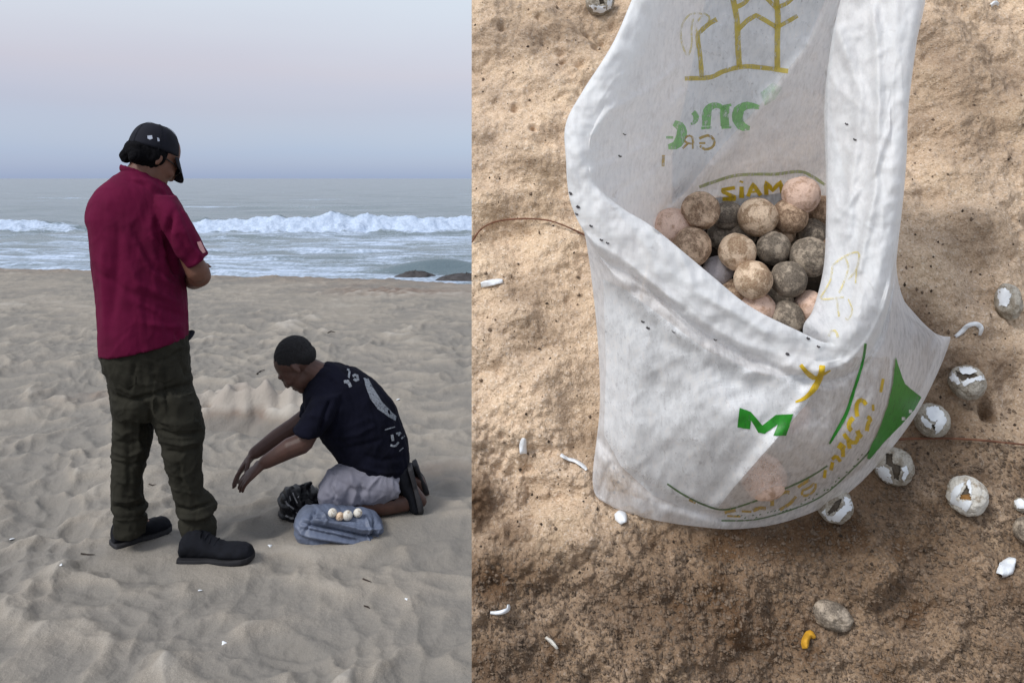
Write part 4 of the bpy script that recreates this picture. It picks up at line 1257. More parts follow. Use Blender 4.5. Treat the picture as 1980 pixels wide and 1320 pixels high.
# curled shell fragments and strips
def curl(pts, w, label, mat=M_SHELLW, lift=.004, name='shell_fragment', cat='shell fragment', arch=.0022, th=.0007, group=None):
    """thin curved strip following image points on the bank face"""
    q, nr, ws = stroke_pts(pts, w, 3)
    top, R = [], []
    n = len(q); m = 7
    for k in range(n):
        f = k / (n - 1)
        row = []
        for j in range(m):
            g = j / (m - 1) - .5
            x, y = q[k] + nr[k] * ws[k] * g
            b = on_bank(x, y)
            row.append(b + EN * (lift * (.35 + math.sin(math.pi * f) * .65) + arch * (1 - (2 * g) ** 2) + .0008 * float(perlin(x * .2, y * .2, 9))))
        R.append(row)
    V = [p for row in R for p in row]; o = len(V)
    V += [p - EN * th for p in V]
    Fc = []
    for k in range(n - 1):
        for j in range(m - 1):
            a = k * m + j
            Fc += [(a, a + 1, a + m + 1, a + m), (o + a + m, o + a + m + 1, o + a + 1, o + a)]
    for k in range(n - 1):
        for a, b in ((k * m, (k + 1) * m), ((k + 1) * m + m - 1, k * m + m - 1)):
            Fc.append((a, b, b + o, a + o))
    for j in range(m - 1):
        Fc.append((j + 1, j, j + o, j + 1 + o)); a = (n - 1) * m + j; Fc.append((a, a + 1, a + 1 + o, a + o))
    c = sum(V, Vector()) / len(V)
    ob = mesh_from(name, [v - c for v in V], Fc, mat)
    ob.location = c
    return tag(ob, label, cat, group)
SFG = 'white shell scraps on the sand bank'
curl([(930,552), (948,549), (972,544)], (10, 13, 7), 'flat white shell scrap near the left cut edge of the bank, below the arched twig', group=SFG)
curl([(1013,848), (1011,862), (1012,878)], (8, 15, 12), 'upright white shell scrap halfway down the bank, between cut edge and sack', group=SFG)
curl([(1084,879), (1098,888), (1112,892), (1128,902), (1134,909)], (7, 6, 7, 8, 5), 'thin wavy white shell strip touching the lower left of the sack', group=SFG, arch=.001)
curl([(1192,990), (1200,1000), (1206,1012)], (12, 26, 12), 'cup shaped white shell scrap just under the bottom left corner of the sack', group=SFG, arch=.006)
curl([(948,1184), (966,1184), (982,1178), (983,1168)], (6, 9, 8, 5), 'bent white shell scrap low on the bank near the cut edge', group=SFG)
curl([(1055,1231), (1066,1240), (1078,1254)], (6, 8, 5), 'dull whitish shell strip lowest on the bank, right of the bent scrap', E_WHITE, group=SFG)
curl([(1845,652), (1858,642), (1868,632), (1884,628), (1895,636), (1893,650)], (6, 10, 9, 9, 10, 5), 'hook shaped white shell strip right of the pointed sack corner', group=SFG, arch=.002)
curl([(1930,1112), (1942,1098), (1956,1080)], (14, 34, 14), 'pointed bluish white shell piece near the right edge, low on the dark sand', group=SFG, arch=.006)
curl([(1914,13), (1922,9), (1930,12)], (6, 9, 5), 'tiny white shell scrap at the top right of the bank', group=SFG)
curl([(1556,1253), (1555,1238), (1563,1225), (1574,1232)], (11, 16, 15, 8), 'yellow curl of peel on the dark sand under the buried grey egg', M_PETAL, arch=.004, name='peel', cat='peel')
# spots of sand stuck on / twigs
def twig(pts3, r, mat, label):
    s = Soup(); rr = [r * (.7 + .5 * random.random()) for _ in pts3]; rr[-1] = r * .4
    s.tube(pts3, rr, 7)
    c = pts3[len(pts3) // 2]
    s.V = [tuple(Vector(v) - c) for v in s.V]
    o = s.build('twig', mat, None); o.location = c
    return tag(o, label, 'twig')
def twig_bank(pts, r, label, lift=.003):
    q = catmull(np.array(pts, float), 26, False)
    twig([on_bank(x, y, lift + .004 * math.sin(i / 25 * math.pi)) for i, (x, y) in enumerate(q)], r, M_TWIG, label)
twig_bank([(913,470), (930,447), (960,433), (1010,428), (1060,431), (1100,444), (1145,464)], .0010, 'thin arched reddish twig reaching from the bank edge to the sack')
twig_bank([(1715,852), (1760,850), (1830,850), (1900,854), (1990,862)], .0011, 'straight reddish twig lying right of the sack below the dimpled shell')

# ================================================================== PEOPLE
class Fig:
    def __init__(s, px, yref):
        s.th = math.atan((px - CX) / F); s.D = yref / math.cos(s.th)
        s.v = Vector((math.sin(s.th), math.cos(s.th), 0)); s.r = Vector((math.cos(s.th), -math.sin(s.th), 0))
    def P(s, px, py, b=0.0):
        a = (s.D + b) * math.tan(math.atan((px - CX) / F) - s.th)
        p = s.v * (s.D + b) + s.r * a
        return Vector((p.x, p.y, (HOR - py) / F * p.y))
    def ring(s, lx, ly, rx, ry, b, d, n=36, pw=.9):
        L, R = s.P(lx, ly, b), s.P(rx, ry, b)
        c, w = (L + R) / 2, (R - L) / 2
        out = []
        for j in range(n):
            a = 2 * math.pi * j / n
            ca, sa = math.cos(a), math.sin(a)
            ca = math.copysign(abs(ca) ** pw, ca); sa = math.copysign(abs(sa) ** pw, sa)
            out.append(c + w * ca + s.v * d * sa)
        return out
    def loft(s, soup, st, shrink=1.0, n=36, grow=0.0, pw=.9):
        st = np.array(st, float)
        st = catmull(st, (len(st) - 1) * 4 + 1, False)
        R = []
        for lx, ly, rx, ry, b, d in st:
            cx, cy = (lx + rx) / 2, (ly + ry) / 2
            k = shrink
            R.append(s.ring(cx + (lx - cx) * k, cy + (ly - cy) * k, cx + (rx - cx) * k, cy + (ry - cy) * k, b, d * k, n, pw))
        c0 = sum(R[0], Vector()) / n; c1 = sum(R[-1], Vector()) / n
        R = [[c0 + (p - c0) * .5 for p in R[0]]] + R + [[c1 + (p - c1) * .5 for p in R[-1]]]
        soup.rings(R)

def folds(fig, lines, amp_noise=.003, nscale=9, seed=0, zs=.6, rid=0.0, rs=10):
    """cloth folds: ridges (+) and valleys (-) along lines given in the photo, on the side they face, plus soft crumple"""
    def f(co, no):
        px = co[:, 0] / co[:, 1] * F + CX; py = HOR - co[:, 2] / co[:, 1] * F
        facing = np.clip(-(no[:, 0] * co[:, 0] + no[:, 1] * co[:, 1] + no[:, 2] * co[:, 2]) / np.linalg.norm(co, axis=1) * 1.6 + .1, 0, 1)
        h = np.zeros(len(co))
        for pts, w, a in lines:
            q = np.array(pts, float); dmin = np.full(len(co), 1e9); tt_ = np.zeros(len(co)); L = len(q) - 1
            for k in range(L):
                ax, ay = q[k]; bx, by = q[k + 1]
                t = np.clip(((px - ax) * (bx - ax) + (py - ay) * (by - ay)) / max(1e-6, (bx - ax) ** 2 + (by - ay) ** 2), 0, 1)
                d = np.hypot(px - ax - t * (bx - ax), py - ay - t * (by - ay))
                tt_ = np.where(d < dmin, (k + t) / L, tt_); dmin = np.minimum(dmin, d)
            h += a * np.exp(-(dmin / (w * .78)) ** 2) * np.clip(np.sin(np.pi * np.clip(tt_, .04, .96)) * 2.2, 0, 1)
        n = fbm(co[:, 0] * nscale + 2 * co[:, 1] * nscale, co[:, 2] * nscale * zs + co[:, 1] * nscale * .7, 3, seed)
        if rid:
            wx = co[:, 0] + .5 * co[:, 1] + .05 * perlin(co[:, 0] * 7, co[:, 2] * 7, seed + 5); wz = co[:, 2] + .05 * perlin(co[:, 0] * 6, co[:, 2] * 6, seed + 6)
            r1 = np.clip(1 - np.abs(perlin(wx * rs + wz * rs * .5, wz * rs * 1.1 - wx * rs * .3, seed + 7)) * 2.6, 0, 1) ** 2 + .5 * np.clip(1 - np.abs(perlin(wx * rs * 2.3, wz * rs * 2.1, seed + 8)) * 2.6, 0, 1) ** 2
            n = n + r1 * rid / max(amp_noise, 1e-6)
        return co + no * (1.35 * h * facing + 1.3 * amp_noise * n)[:, None]
    return f

def frame(origin, fwd, up):
    f = Vector(fwd).normalized(); u = Vector(up); u = (u - f * u.dot(f)).normalized(); l = u.cross(f)
    M = Matrix(((f.x, l.x, u.x, origin.x), (f.y, l.y, u.y, origin.y), (f.z, l.z, u.z, origin.z), (0, 0, 0, 1)))
    return M

def head(soup, M, k=1.0):
    """x forward, y left, z up, metres"""
    E = lambda c, r, rot=None: soup.ell(M, [x * k for x in c], [x * k for x in r], rot=rot)
    E((-.012, 0, .030), (.098, .076, .092))
    E((.030, 0, -.010), (.070, .066, .085))
    E((.030, 0, -.055), (.062, .058, .060), )
    E((.066, 0, -.092), (.026, .030, .022))
    E((.078, 0, .022), (.022, .052, .016))                 # brow
    E((.062, .040, -.025), (.026, .022, .022)); E((.062, -.040, -.025), (.026, .022, .022))
    soup.tube([M @ (Vector(p) * k) for p in ((.086, 0, .014), (.097, 0, -.012), (.103, 0, -.028))], [.010 * k, .013 * k, .014 * k], 10)
    E((.094, .012, -.034), (.012, .009, .008)); E((.094, -.012, -.034), (.012, .009, .008))
    E((.086, 0, -.060), (.014, .026, .007)); E((.083, 0, -.073), (.014, .022, .008))
    for sgn in (1, -1):
        rot = Matrix.Rotation(sgn * .35, 3, 'Z')
        E((-.014, sgn * .077, -.012), (.015, .006, .028), rot)
        E((-.010, sgn * .075, -.032), (.009, .006, .012), rot)

def hand(soup, wrist, direc, palm_n, thumb_side, curl=.35, k=1.0, spread=.05):
    """palm and five bent fingers; direc wrist->fingers, palm_n out of the palm, thumb_side towards the thumb"""
    d = Vector(direc).normalized(); n = Vector(palm_n); n = (n - d * n.dot(d)).normalized(); t = Vector(thumb_side); t = (t - d * t.dot(d) - n * t.dot(n)).normalized()
    w = Vector(wrist)
    soup.tube([w - d * .02 * k, w + d * .02 * k, w + d * .055 * k, w + d * .088 * k], [(.026 * k, .019 * k), (.033 * k, .018 * k), (.040 * k, .016 * k), (.038 * k, .012 * k)], 14, flat=n)
    for i, (off, ln, r) in enumerate(((.032, .070, .0095), (.011, .078, .0098), (-.011, .073, .0095), (-.032, .058, .0085))):
        base = w + d * .078 * k + t * off * k
        dd = (d + t * off * spread * 20 * k).normalized(); pts = [base - dd * .02 * k, base]
        ang = curl * (.6 + .12 * i); p = base.copy()
        for j, f in enumerate((.45, .32, .25)):
            a = ang * (j + .6)
            p = p + (dd * math.cos(a) + n * math.sin(a)) * ln * f * k
            pts.append(p.copy())
        soup.tube(pts, [r * k * 1.05, r * k * 1.05, r * k, r * k * .92, r * k * .78], 9)
    b = w + d * .025 * k + t * .030 * k
    p1 = b + (d * .6 + t * .75 + n * .35).normalized() * .034 * k; p2 = p1 + (d * .85 + t * .35 + n * .45).normalized() * .030 * k; p3 = p2 + (d * .9 + t * .1 + n * .5).normalized() * .022 * k
    soup.tube([b - t * .015 * k, b, p1, p2, p3], [.014 * k, .014 * k, .0115 * k, .0105 * k, .0085 * k], 9)

def shoe(parent, heel, toe, upv, sole_th=.021, mat=M_SHOE, smat=M_SOLE, width=.048, high=.115, name='shoe', laces=True):
    """heel / toe: ends of the sole's underside"""
    h, t = Vector(heel), Vector(toe); L = (t - h).length; f = (t - h) / L
    M = frame(h, f, upv)
    st = [(-.02, .55, .05, .085), (.02, .74, .072, .10), (.10, .84, .088, high), (.22, .86, .092, high * 1.02), (.34, .84, .090, high * .93), (.46, .88, .085, high * .74), (.60, .98, .076, high * .62), (.74, 1.06, .066, high * .62), (.87, 1.0, .058, high * .60), (.96, .78, .046, high * .52), (1.01, .45, .035, high * .36)]
    s = Soup(); R = []
    for x, w, _, z in st:
        ring = []
        for j in range(24):
            a = 2 * math.pi * j / 24
            yy = math.cos(a) * width * w * (1 if math.sin(a) < 0 else (1 - .25 * math.sin(a)))
            zc = sole_th * .6 + (z - sole_th * .6) * .5; zr = (z - sole_th * .6) * .5
            ring.append(M @ Vector((x * L, yy, zc + zr * math.sin(a) * (1 if math.sin(a) > 0 else 1))))
        R.append(ring)
    s.rings(R)
    up = s.build(name, mat, parent, voxel=.005, smooth=3, deform=folds(None, [], .0012, 30, 5))
    s2 = Soup(); out = []
    prof = [(-.035, .5), (-.01, .86), (.08, .95), (.25, .92), (.42, .86), (.60, 1.02), (.76, 1.06), (.90, .98), (.98, .74), (1.015, .4)]
    for z in (0, .35, 1):
        ring = []
        for x, w in prof: ring.append((x * L, width * w * (1.06 if z == .35 else 1.0)))
        for x, w in reversed(prof): ring.append((x * L, -width * w * (1.06 if z == .35 else 1.0)))
        out.append([M @ Vector((x, y, z * sole_th + (.012 * max(0, x / L - .7) / .3 if z > 0 else .008 * max(0, x / L - .8) / .2) + (0 if not (.3 < x / L < .5 and z == 0) else .006))) for x, y in ring])
    s2.rings(out)
    s2.build('sole', smat, up, voxel=.004, smooth=3)
    if laces:
        s3 = Soup()
        for q in range(5):
            x = .30 + q * .065; z = np.interp(x, [a[0] for a in st], [a[3] for a in st])
            sg = 1 if q % 2 else -1
            s3.tube([M @ Vector((x * L, -.028, z - .012)), M @ Vector(((x + .02 * sg) * L, 0, z + .004)), M @ Vector((x * L, .028, z - .012))], [.0032] * 3, 7)
        s3.tube([M @ Vector((.30 * L, 0, high * .95)), M @ Vector((.28 * L, -.03, high * 1.05)), M @ Vector((.33 * L, -.045, high * .85))], [.003] * 3, 7)
        s3.build('lace', M_SHOE, up, smooth=0, sub=1)
    return up

# ------------------------------------------------------------------ the standing man
f1 = Fig(280, 3.20)
M_ = f1.P
man = empty('person', M_(300, 1066, 0), 'person standing in dark cap, crimson shirt and olive trousers, seen from behind', 'person')
pitch, yaw = math.radians(34), math.radians(27)
fw = f1.r * math.cos(yaw) * math.cos(pitch) + f1.v * math.sin(yaw) * math.cos(pitch) - Vector((0, 0, math.sin(pitch)))
HM = frame(M_(298, 306, .0), fw, (0, 0, 1))
body = Soup()
head(body, HM, 1.03)
body.tube([M_(262, 372, .0), M_(272, 340, .0), M_(290, 312, .0)], [.070, .062, .060], 16)
sh = [(240,324,290,328,0,.05), (228,335,312,347,0,.08), (206,351,328,363,0,.11), (182,374,338,386,0,.132), (165,409,348,415,0,.148), (169,456,352,458,0,.155), (178,529,356,529,0,.16), (186,602,363,592,0,.165), (188,650,364,620,0,.168), (190,687,364,645,0,.168)]
f1.loft(body, sh[1:], .80)
seat_st = [(192,672,364,640,0,.15), (194,700,365,668,0,.155), (203,725,368,705,0,.155), (214,755,375,748,0,.15), (216,785,383,778,0,.14), (222,805,385,800,0,.11)]
f1.loft(body, seat_st, .76)
legL = [(206,740,300,760,.05,.105), (216,790,294,800,.055,.095), (217,830,297,836,.06,.09), (216,873,289,873,.06,.085), (215,916,277,914,.06,.078), (215,953,276,951,.06,.072), (215,975,281,968,.06,.070), (217,986,287,976,.06,.074), (221,993,278,988,.06,.066), (219,1006,284,1000,.06,.068), (221,1038,279,1026,.06,.066)]
legR = [(278,760,376,750,-.05,.12), (290,800,390,795,-.06,.11), (300,829,395,829,-.07,.105), (310,858,390,856,-.075,.098), (317,885,390,880,-.08,.092), (323,915,391,910,-.08,.086), (333,952,394,948,-.08,.080), (338,970,413,962,-.08,.082), (340,986,419,978,-.08,.086), (350,1000,408,992,-.08,.072), (346,1010,419,1006,-.08,.074), (352,1040,416,1030,-.08,.072)]
f1.loft(body, legL, .62); f1.loft(body, legR, .62)
# arms of the body: near arm bent across the belly, far arm likewise
body.tube([M_(318, 412, -.06), M_(350, 455, -.12), M_(382, 528, -.125)], [.036, .040, .042], 14)
body.tube([M_(382, 520, -.125), M_(386, 534, -.10), M_(376, 540, .02), M_(352, 530, .16), M_(330, 515, .25)], [.043, .045, .043, .034, .026], 14)
hand(body, M_(330, 515, .25), -f1.r * .8 + f1.v * .3 + Vector((0, 0, .2)), Vector((0, 0, -1)), f1.v, .3)
body.tube([M_(205, 410, .08), M_(225, 470, .20), M_(262, 540, .24)], [.036, .040, .042], 14)
body.tube([M_(262, 540, .24), M_(300, 530, .27), M_(335, 512, .27)], [.042, .036, .027], 14)
hand(body, M_(335, 512, .27), f1.r + Vector((0, 0, .1)), Vector((0, 0, -1)), f1.v * -1, .4)
# feet inside the shoes
SK = Vector((0, 0, -.008))
RH, RT = G(352, 1079) + SK, G(488, 1082) + SK
LH, LT = G(219, 1054) + SK, G(328, 1021) + SK
body.tube([M_(384, 1010, -.08), RH + (RT - RH) * .22 + Vector((0, 0, .06)), RH + (RT - RH) * .7 + Vector((0, 0, .035))], [.045, .042, .030], 12)
body.tube([M_(250, 1010, .06), LH + (LT - LH) * .22 + Vector((0, 0, .06)), LH + (LT - LH) * .7 + Vector((0, 0, .035))], [.045, .042, .030], 12)
body.build('body', M_SKIN1, man, voxel=.006, smooth=5)
# shirt
S = Soup(); f1.loft(S, sh)
f1.loft(S, [(292,378,340,378,-.06,.08), (300,410,356,404,-.10,.085), (315,448,372,434,-.125,.078), (336,488,388,466,-.13,.07), (352,508,398,484,-.13,.066), (363,519,402,490,-.13,.064)])
f1.loft(S, [(175,385,225,380,.08,.07), (180,430,235,430,.16,.068), (205,480,265,470,.21,.062), (228,505,280,498,.23,.058)])
shirt_folds = [
 ([(336,410), (322,450), (330,500), (352,545)], 9, -.016), ([(300,400), (290,440), (300,500), (330,560)], 11, .006),
 ([(352,560), (320,545), (290,520), (262,470)], 8, .005), ([(345,545), (300,520), (258,440)], 8, -.006),
 ([(358,590), (320,575), (270,550), (240,500)], 9, .005), ([(360,612), (320,600), (270,580), (235,560)], 8, -.004),
 ([(362,630), (320,632), (280,625)], 8, .005), ([(340,655), (300,610), (262,590)], 8, -.004), ([(232,420), (225,520), (215,640)], 12, -.005), ([(200,460), (200,560), (203,660)], 10, .005),
 ([(290,455), (330,500)], 6, .005), ([(352,440), (372,480), (392,500)], 6, .005), ([(338,440), (362,488), (380,510)], 6, -.004), ([(345,400), (365,445)], 6, -.003),
 ([(340,640), (350,660), (320,676)], 7, -.007), ([(250,345), (290,352), (318,372)], 5, .004), ([(236,345), (280,360), (310,390)], 5, -.004), ([(180,520), (240,560), (330,590)], 8, -.003)]
shirt = S.build('shirt', M_SHIRT, man, voxel=.0055, smooth=4, deform=folds(f1, shirt_folds, .0035, 10, 71, rid=.0016, rs=5))
# collar: a soft turned-down band round the neck
cs = Soup()
for hgt, gr in ((0, 1.0),):
    pts = []
    for j in range(25):
        a = 2 * math.pi * j / 24
        c0 = M_(266, 341, .0)
        pts.append(c0 + f1.r * math.cos(a) * .060 + f1.v * math.sin(a) * .056 + Vector((0, 0, .012 - .024 * math.cos(a) * .9)))
    cs.tube(pts, [(.007, .016)] * 25, 8, flat=(0, 0, 1), caps=False)
cs.build('collar', M_SHIRT, shirt, voxel=.005, smooth=3)
BS = bvh_of(shirt)
# trousers
T_ = Soup(); f1.loft(T_, seat_st); f1.loft(T_, legL); f1.loft(T_, legR)
tf = [([(212,760), (250,775), (290,765), (330,752), (372,742)], 6, -.010), ([(250,760), (262,700)], 6, -.006), ([(262,766), (290,790), (292,830)], 6, -.008),
 ([(300,740), (296,790), (312,815), (350,822), (392,812)], 5, .009), ([(318,720), (322,770), (332,812)], 5, -.007), ([(365,715), (350,760), (345,800)], 5, .005),
 ([(300,830), (340,842), (392,836)], 5, -.010), ([(304,850), (350,860), (390,852)], 5, .008), ([(318,872), (350,874), (390,866)], 5, -.006), ([(386,868), (384,895), (378,925)], 5, -.007),
 ([(330,900), (360,930), (372,960)], 6, .006), ([(345,890), (352,940)], 6, -.005), ([(338,980), (370,985), (418,968)], 4, -.013), ([(340,996), (380,1002), (416,990)], 4, .009), ([(395,950), (412,975)], 5, .008),
 ([(216,870), (250,882), (288,862)], 5, .007), ([(218,890), (250,900), (284,885)], 5, -.006), ([(220,850), (250,858), (292,842)], 5, -.006), ([(216,830), (240,840), (280,822)], 5, .005),
 ([(220,925), (250,935), (276,930)], 5, .005), ([(216,978), (250,984), (286,970)], 4, -.012), ([(218,966), (250,970), (280,958)], 4, .008), ([(222,1000), (250,1005), (282,996)], 4, .006), ([(244,790), (250,900), (248,960)], 6, -.004),
 ([(205,705), (228,745), (262,766)], 5, .006), ([(345,690), (362,730)], 6, -.005), ([(300,700), (330,690), (356,672)], 5, -.005), ([(268,800), (268,860), (262,900)], 6, .005), ([(320,760), (345,780), (380,775)], 6, .005)]
trs = T_.build('trousers', M_TROUSER, man, voxel=.0055, smooth=4, deform=folds(f1, tf, .0030, 14, 72, .9, rid=.0034, rs=9))
# cargo pocket on the near thigh and pocket seam at the back
BT = bvh_of(trs)
decal('cargo_pocket', polys=[[(322,765), (384,758), (394,818), (386,830), (330,834), (322,812)]], mat=M_TROUSER, parent=trs, bvh=BT, lift=.006)
decal('pocket_flap', polys=[[(228,722), (262,726), (262,742), (246,752), (229,740)]], mat=M_TROUSER, parent=trs, bvh=BT, lift=.004)
decal('pocket_flap', polys=[[(300,718), (338,708), (340,728), (320,740), (302,734)]], mat=M_TROUSER, parent=trs, bvh=BT, lift=.004)
# belt end / phone case showing under the shirt at the hip
bl = Soup(); bl.tube([M_(352, 662, -.03), M_(364, 652, -.01), M_(370, 642, .01)], [(.016, .010), (.020, .012), (.018, .010)], 10, flat=(0, 0, 1))
bl.build('belt_case', M_NAVY, man, smooth=0, sub=2)
shoe(man, RH, RT, (0, 0, 1), width=.050, high=.125)
shoe(man, LH, LT, (0, 0, 1), width=.050, high=.115, smat=M_SOLE2)
# hair, cap, glasses
cpitch = math.radians(16)
CM = frame(M_(297, 300, .0), f1.r * math.cos(yaw) * math.cos(cpitch) + f1.v * math.sin(yaw) * math.cos(cpitch) - Vector((0, 0, math.sin(cpitch))), (0, 0, 1))
hs = Soup(); Eh = lambda c, r: hs.ell(HM, c, r)
Eh((-.032, 0, -.008), (.080, .080, .060)); Eh((-.088, 0, -.014), (.034, .058, .040)); Eh((-.020, .068, .0), (.035, .018, .045)); Eh((-.020, -.068, .0), (.035, .018, .042)); Eh((-.080, .035, -.040), (.030, .030, .035)); Eh((-.080, -.035, -.040), (.030, .030, .035))
hs.build('hair', M_HAIR, man, voxel=.004, smooth=3, deform=folds(None, [], .003, 40, 73, .8))
cp = Soup(); R = []
for i in range(13):
    t = i / 12
    z = .006 + .116 * math.sin(t * math.pi / 2)
    k = math.cos(t * math.pi / 2) ** .62 if t < 1 else .05
    R.append([CM @ Vector((-.004 + .103 * k * math.cos(a) - .012 * t, .090 * k * math.sin(a), z - .004 * math.cos(a) * (1 - t))) for a in [2 * math.pi * j / 32 for j in range(32)]])
cp.rings(R)
cap = cp.build('cap', M_NAVY, man, smooth=2, sub=1)
sm = Soup()
for a in range(6):
    ang = a * math.pi / 3 + .26
    sm.tube([CM @ Vector((-.004 + .1040 * math.cos(t * math.pi / 2) ** .62 * math.cos(ang) - .012 * t, .0912 * math.cos(t * math.pi / 2) ** .62 * math.sin(ang), .006 + .1168 * math.sin(t * math.pi / 2) - .004 * math.cos(ang) * (1 - t))) for t in np.linspace(0, .96, 12)], [.0008] * 12, 6)
sm.ell(CM, (-.010, 0, .123), (.008, .008, .004))
sm.build('cap_seams', M_NAVY, cap, smooth=0)
br = Soup(); up_, lo_ = [], []
nx, ny = 12, 17
V, Fc = [], []
for lay in (0, 1):
    for i in range(nx):
        for j in range(ny):
            y = (j / (ny - 1) - .5) * 2
            x = .080 * math.sqrt(max(0, 1 - (y * .93) ** 2)) * i / (nx - 1)
            bx = .103 * math.sqrt(max(0, 1 - (y * .84) ** 2)) - .008
            V.append(CM @ Vector((bx + x * .62, .080 * y, .016 - .010 * y * y - 1.12 * x + .10 * x * y * y - lay * .004)))
n = nx * ny
for i in range(nx - 1):
    for j in range(ny - 1):
        a = i * ny + j; Fc += [(a, a + 1, a + ny + 1, a + ny), (n + a + ny, n + a + ny + 1, n + a + 1, n + a)]
for j in range(ny - 1):
    a = (nx - 1) * ny + j; Fc += [(a, a + 1, n + a + 1, n + a), (j + 1, j, n + j, n + j + 1)]
for i in range(nx - 1):
    a = i * ny; Fc += [(a, a + ny, n + a + ny, n + a)]; a += ny - 1; Fc += [(a + ny, a, n + a, n + a + ny)]
mesh_from('brim', V, Fc, M_NAVY, cap)
BC = bvh_of(cap)
decal('cap_emblem', each=True, polys=[[(285,262), (294,262), (295,268), (290,270), (285,268)], [(304,266), (308,267), (309,273), (305,273)]], mat=M_LOGO, parent=cap, bvh=BC, lift=.0015)
decal('sleeve_badge', polys=[[(381,468), (388,466), (393,476), (398,488), (392,490), (385,480)]], mat=M_PATCH, parent=shirt, bvh=BS, lift=.004, maxjump=.1)
gl = Soup()
for sg in (1, -1):
    gl.ell(HM, (.098, sg * .034, .000), (.006, .026, .018)); gl.tube([HM @ Vector((.090, sg * .058, .004)), HM @ Vector((.040, sg * .074, .004)), HM @ Vector((-.010, sg * .078, .002))], [.0025] * 3, 6)
gl.build('sunglasses', M_GLASS, man, smooth=0)

# ------------------------------------------------------------------ the kneeling man
f2 = Fig(680, 3.62)
N_ = f2.P
kn = empty('person', N_(700, 985, 0), 'person kneeling in black printed t-shirt and pale grey shorts, hands reaching forward', 'person')
pitch, yaw = math.radians(50), math.radians(12)
fw = -f2.r * math.cos(yaw) * math.cos(pitch) + f2.v * math.sin(yaw) * math.cos(pitch) - Vector((0, 0, math.sin(pitch)))
HM2 = frame(N_(574, 706, .0), fw, (0, 0, 1))
b2 = Soup()
head(b2, HM2, .94)
b2.tube([N_(655, 760, 0), N_(625, 728, 0), N_(592, 712, 0)], [.066, .058, .055], 16)
tee = [(590,742,632,700,0,.055), (587,756,652,703,0,.10), (586,778,688,716,0,.145), (592,802,722,735,0,.165), (607,828,750,765,0,.17), (622,847,768,795,0,.17), (640,868,781,828,0,.168), (653,886,790,862,0,.168), (664,905,790,896,0,.168), (686,931,783,928,0,.165), (712,946,770,946,0,.15)]
f2.loft(b2, tee[1:], .80)
b2.tube([N_(640, 775, -.07), N_(612, 812, -.15), N_(586, 856, -.17)], [.036, .040, .043], 14)
b2.tube([N_(586, 856, -.17), N_(560, 866, -.17), N_(512, 894, -.16)], [.045, .044, .029], 14)
hand(b2, N_(508, 896, -.16), N_(474, 926, -.15) - N_(508, 896, -.16), Vector((-.2, .25, -1)), f2.v * 1 + Vector((0, 0, .2)) - f2.r * .6, .25, .98, .08)
b2.tube([N_(630, 775, .08), N_(598, 800, .13), N_(566, 826, .12)], [.036, .040, .042], 14)
b2.tube([N_(566, 826, .12), N_(535, 846, .09), N_(492, 876, .03)], [.043, .040, .028], 14)
hand(b2, N_(489, 878, .03), N_(462, 914, .0) - N_(489, 878, .03), Vector((.3, -.3, -1)), -f2.v * 1 - f2.r * .5, .25, .98, .08)
thn = [(772,915,768,958,-.09,.085), (735,896,735,968,-.09,.092), (700,890,698,976,-.09,.090), (662,896,668,982,-.09,.086), (634,914,640,984,-.09,.080), (618,940,622,980,-.09,.066)]
thf = [(772,905,768,950,.10,.085), (735,892,735,960,.10,.09), (700,888,698,966,.10,.088), (662,896,668,968,.10,.082), (640,910,640,968,.10,.075), (628,930,628,964,.10,.06)]
f2.loft(b2, [(lx, ly, rx, ry, b, d) for lx, ly, rx, ry, b, d in thn], .80, n=24)
f2.loft(b2, thf, .80, n=24)
zc = lambda p, r: Vector((p.x, p.y, GZ + r))
b2.tube([zc(N_(645, 970, -.09), .062), zc(N_(700, 975, -.10), .056), zc(N_(745, 970, -.10), .052), zc(N_(788, 968, -.09), .044)], [.060, .056, .050, .036], 16)
b2.tube([zc(N_(645, 962, .10), .06), zc(N_(720, 965, .10), .052), zc(N_(800, 955, .11), .044)], [.058, .052, .036], 16)
b2.tube([zc(N_(786, 966, -.09), .06), N_(798, 945, -.09), N_(814, 968, -.09)], [.036, .034, .028], 12)
b2.tube([zc(N_(800, 953, .11), .06), N_(808, 930, .11), N_(820, 955, .11)], [.036, .034, .028], 12)
b2.build('body', M_SKIN2, kn, voxel=.0045, smooth=3)
S = Soup(); f2.loft(S, tee)
f2.loft(S, [(604,762,668,752,-.09,.09), (594,786,652,792,-.135,.082), (580,812,634,822,-.16,.076), (567,831,617,843,-.17,.072)])
f2.loft(S, [(600,752,650,756,.09,.08), (586,778,630,792,.13,.07), (577,800,612,815,.13,.062)])
kf = [([(640,770), (628,800), (620,838)], 6, -.012), ([(660,780), (655,820), (640,850)], 8, .006), ([(668,760), (700,800), (720,850)], 9, -.005), ([(700,880), (740,890), (788,880)], 7, -.006), ([(690,900), (740,915), (782,912)], 6, .006),
      ([(660,870), (700,860), (745,850)], 7, -.005), ([(730,760), (755,810), (765,860)], 7, .004), ([(610,780), (604,810)], 6, .004), ([(680,925), (720,925), (770,935)], 5, -.006), ([(640,730), (660,760)], 6, -.005), ([(650,845), (690,840), (730,820)], 6, .004)]
tsh = S.build('t_shirt', M_TEE, kn, voxel=.0055, smooth=5, deform=folds(f2, kf, .0035, 11, 81, rid=.003, rs=6))
BTS = bvh_of(tsh)
wp = dict(mat=M_WHITEPRINT, parent=tsh, bvh=BTS, lift=.003, maxjump=.08)
decal('back_print', each=True, polys=[[(703,730), (712,731), (722,750), (738,775), (758,797), (767,804), (765,814), (752,806), (730,790), (716,770), (708,750)]], **wp)
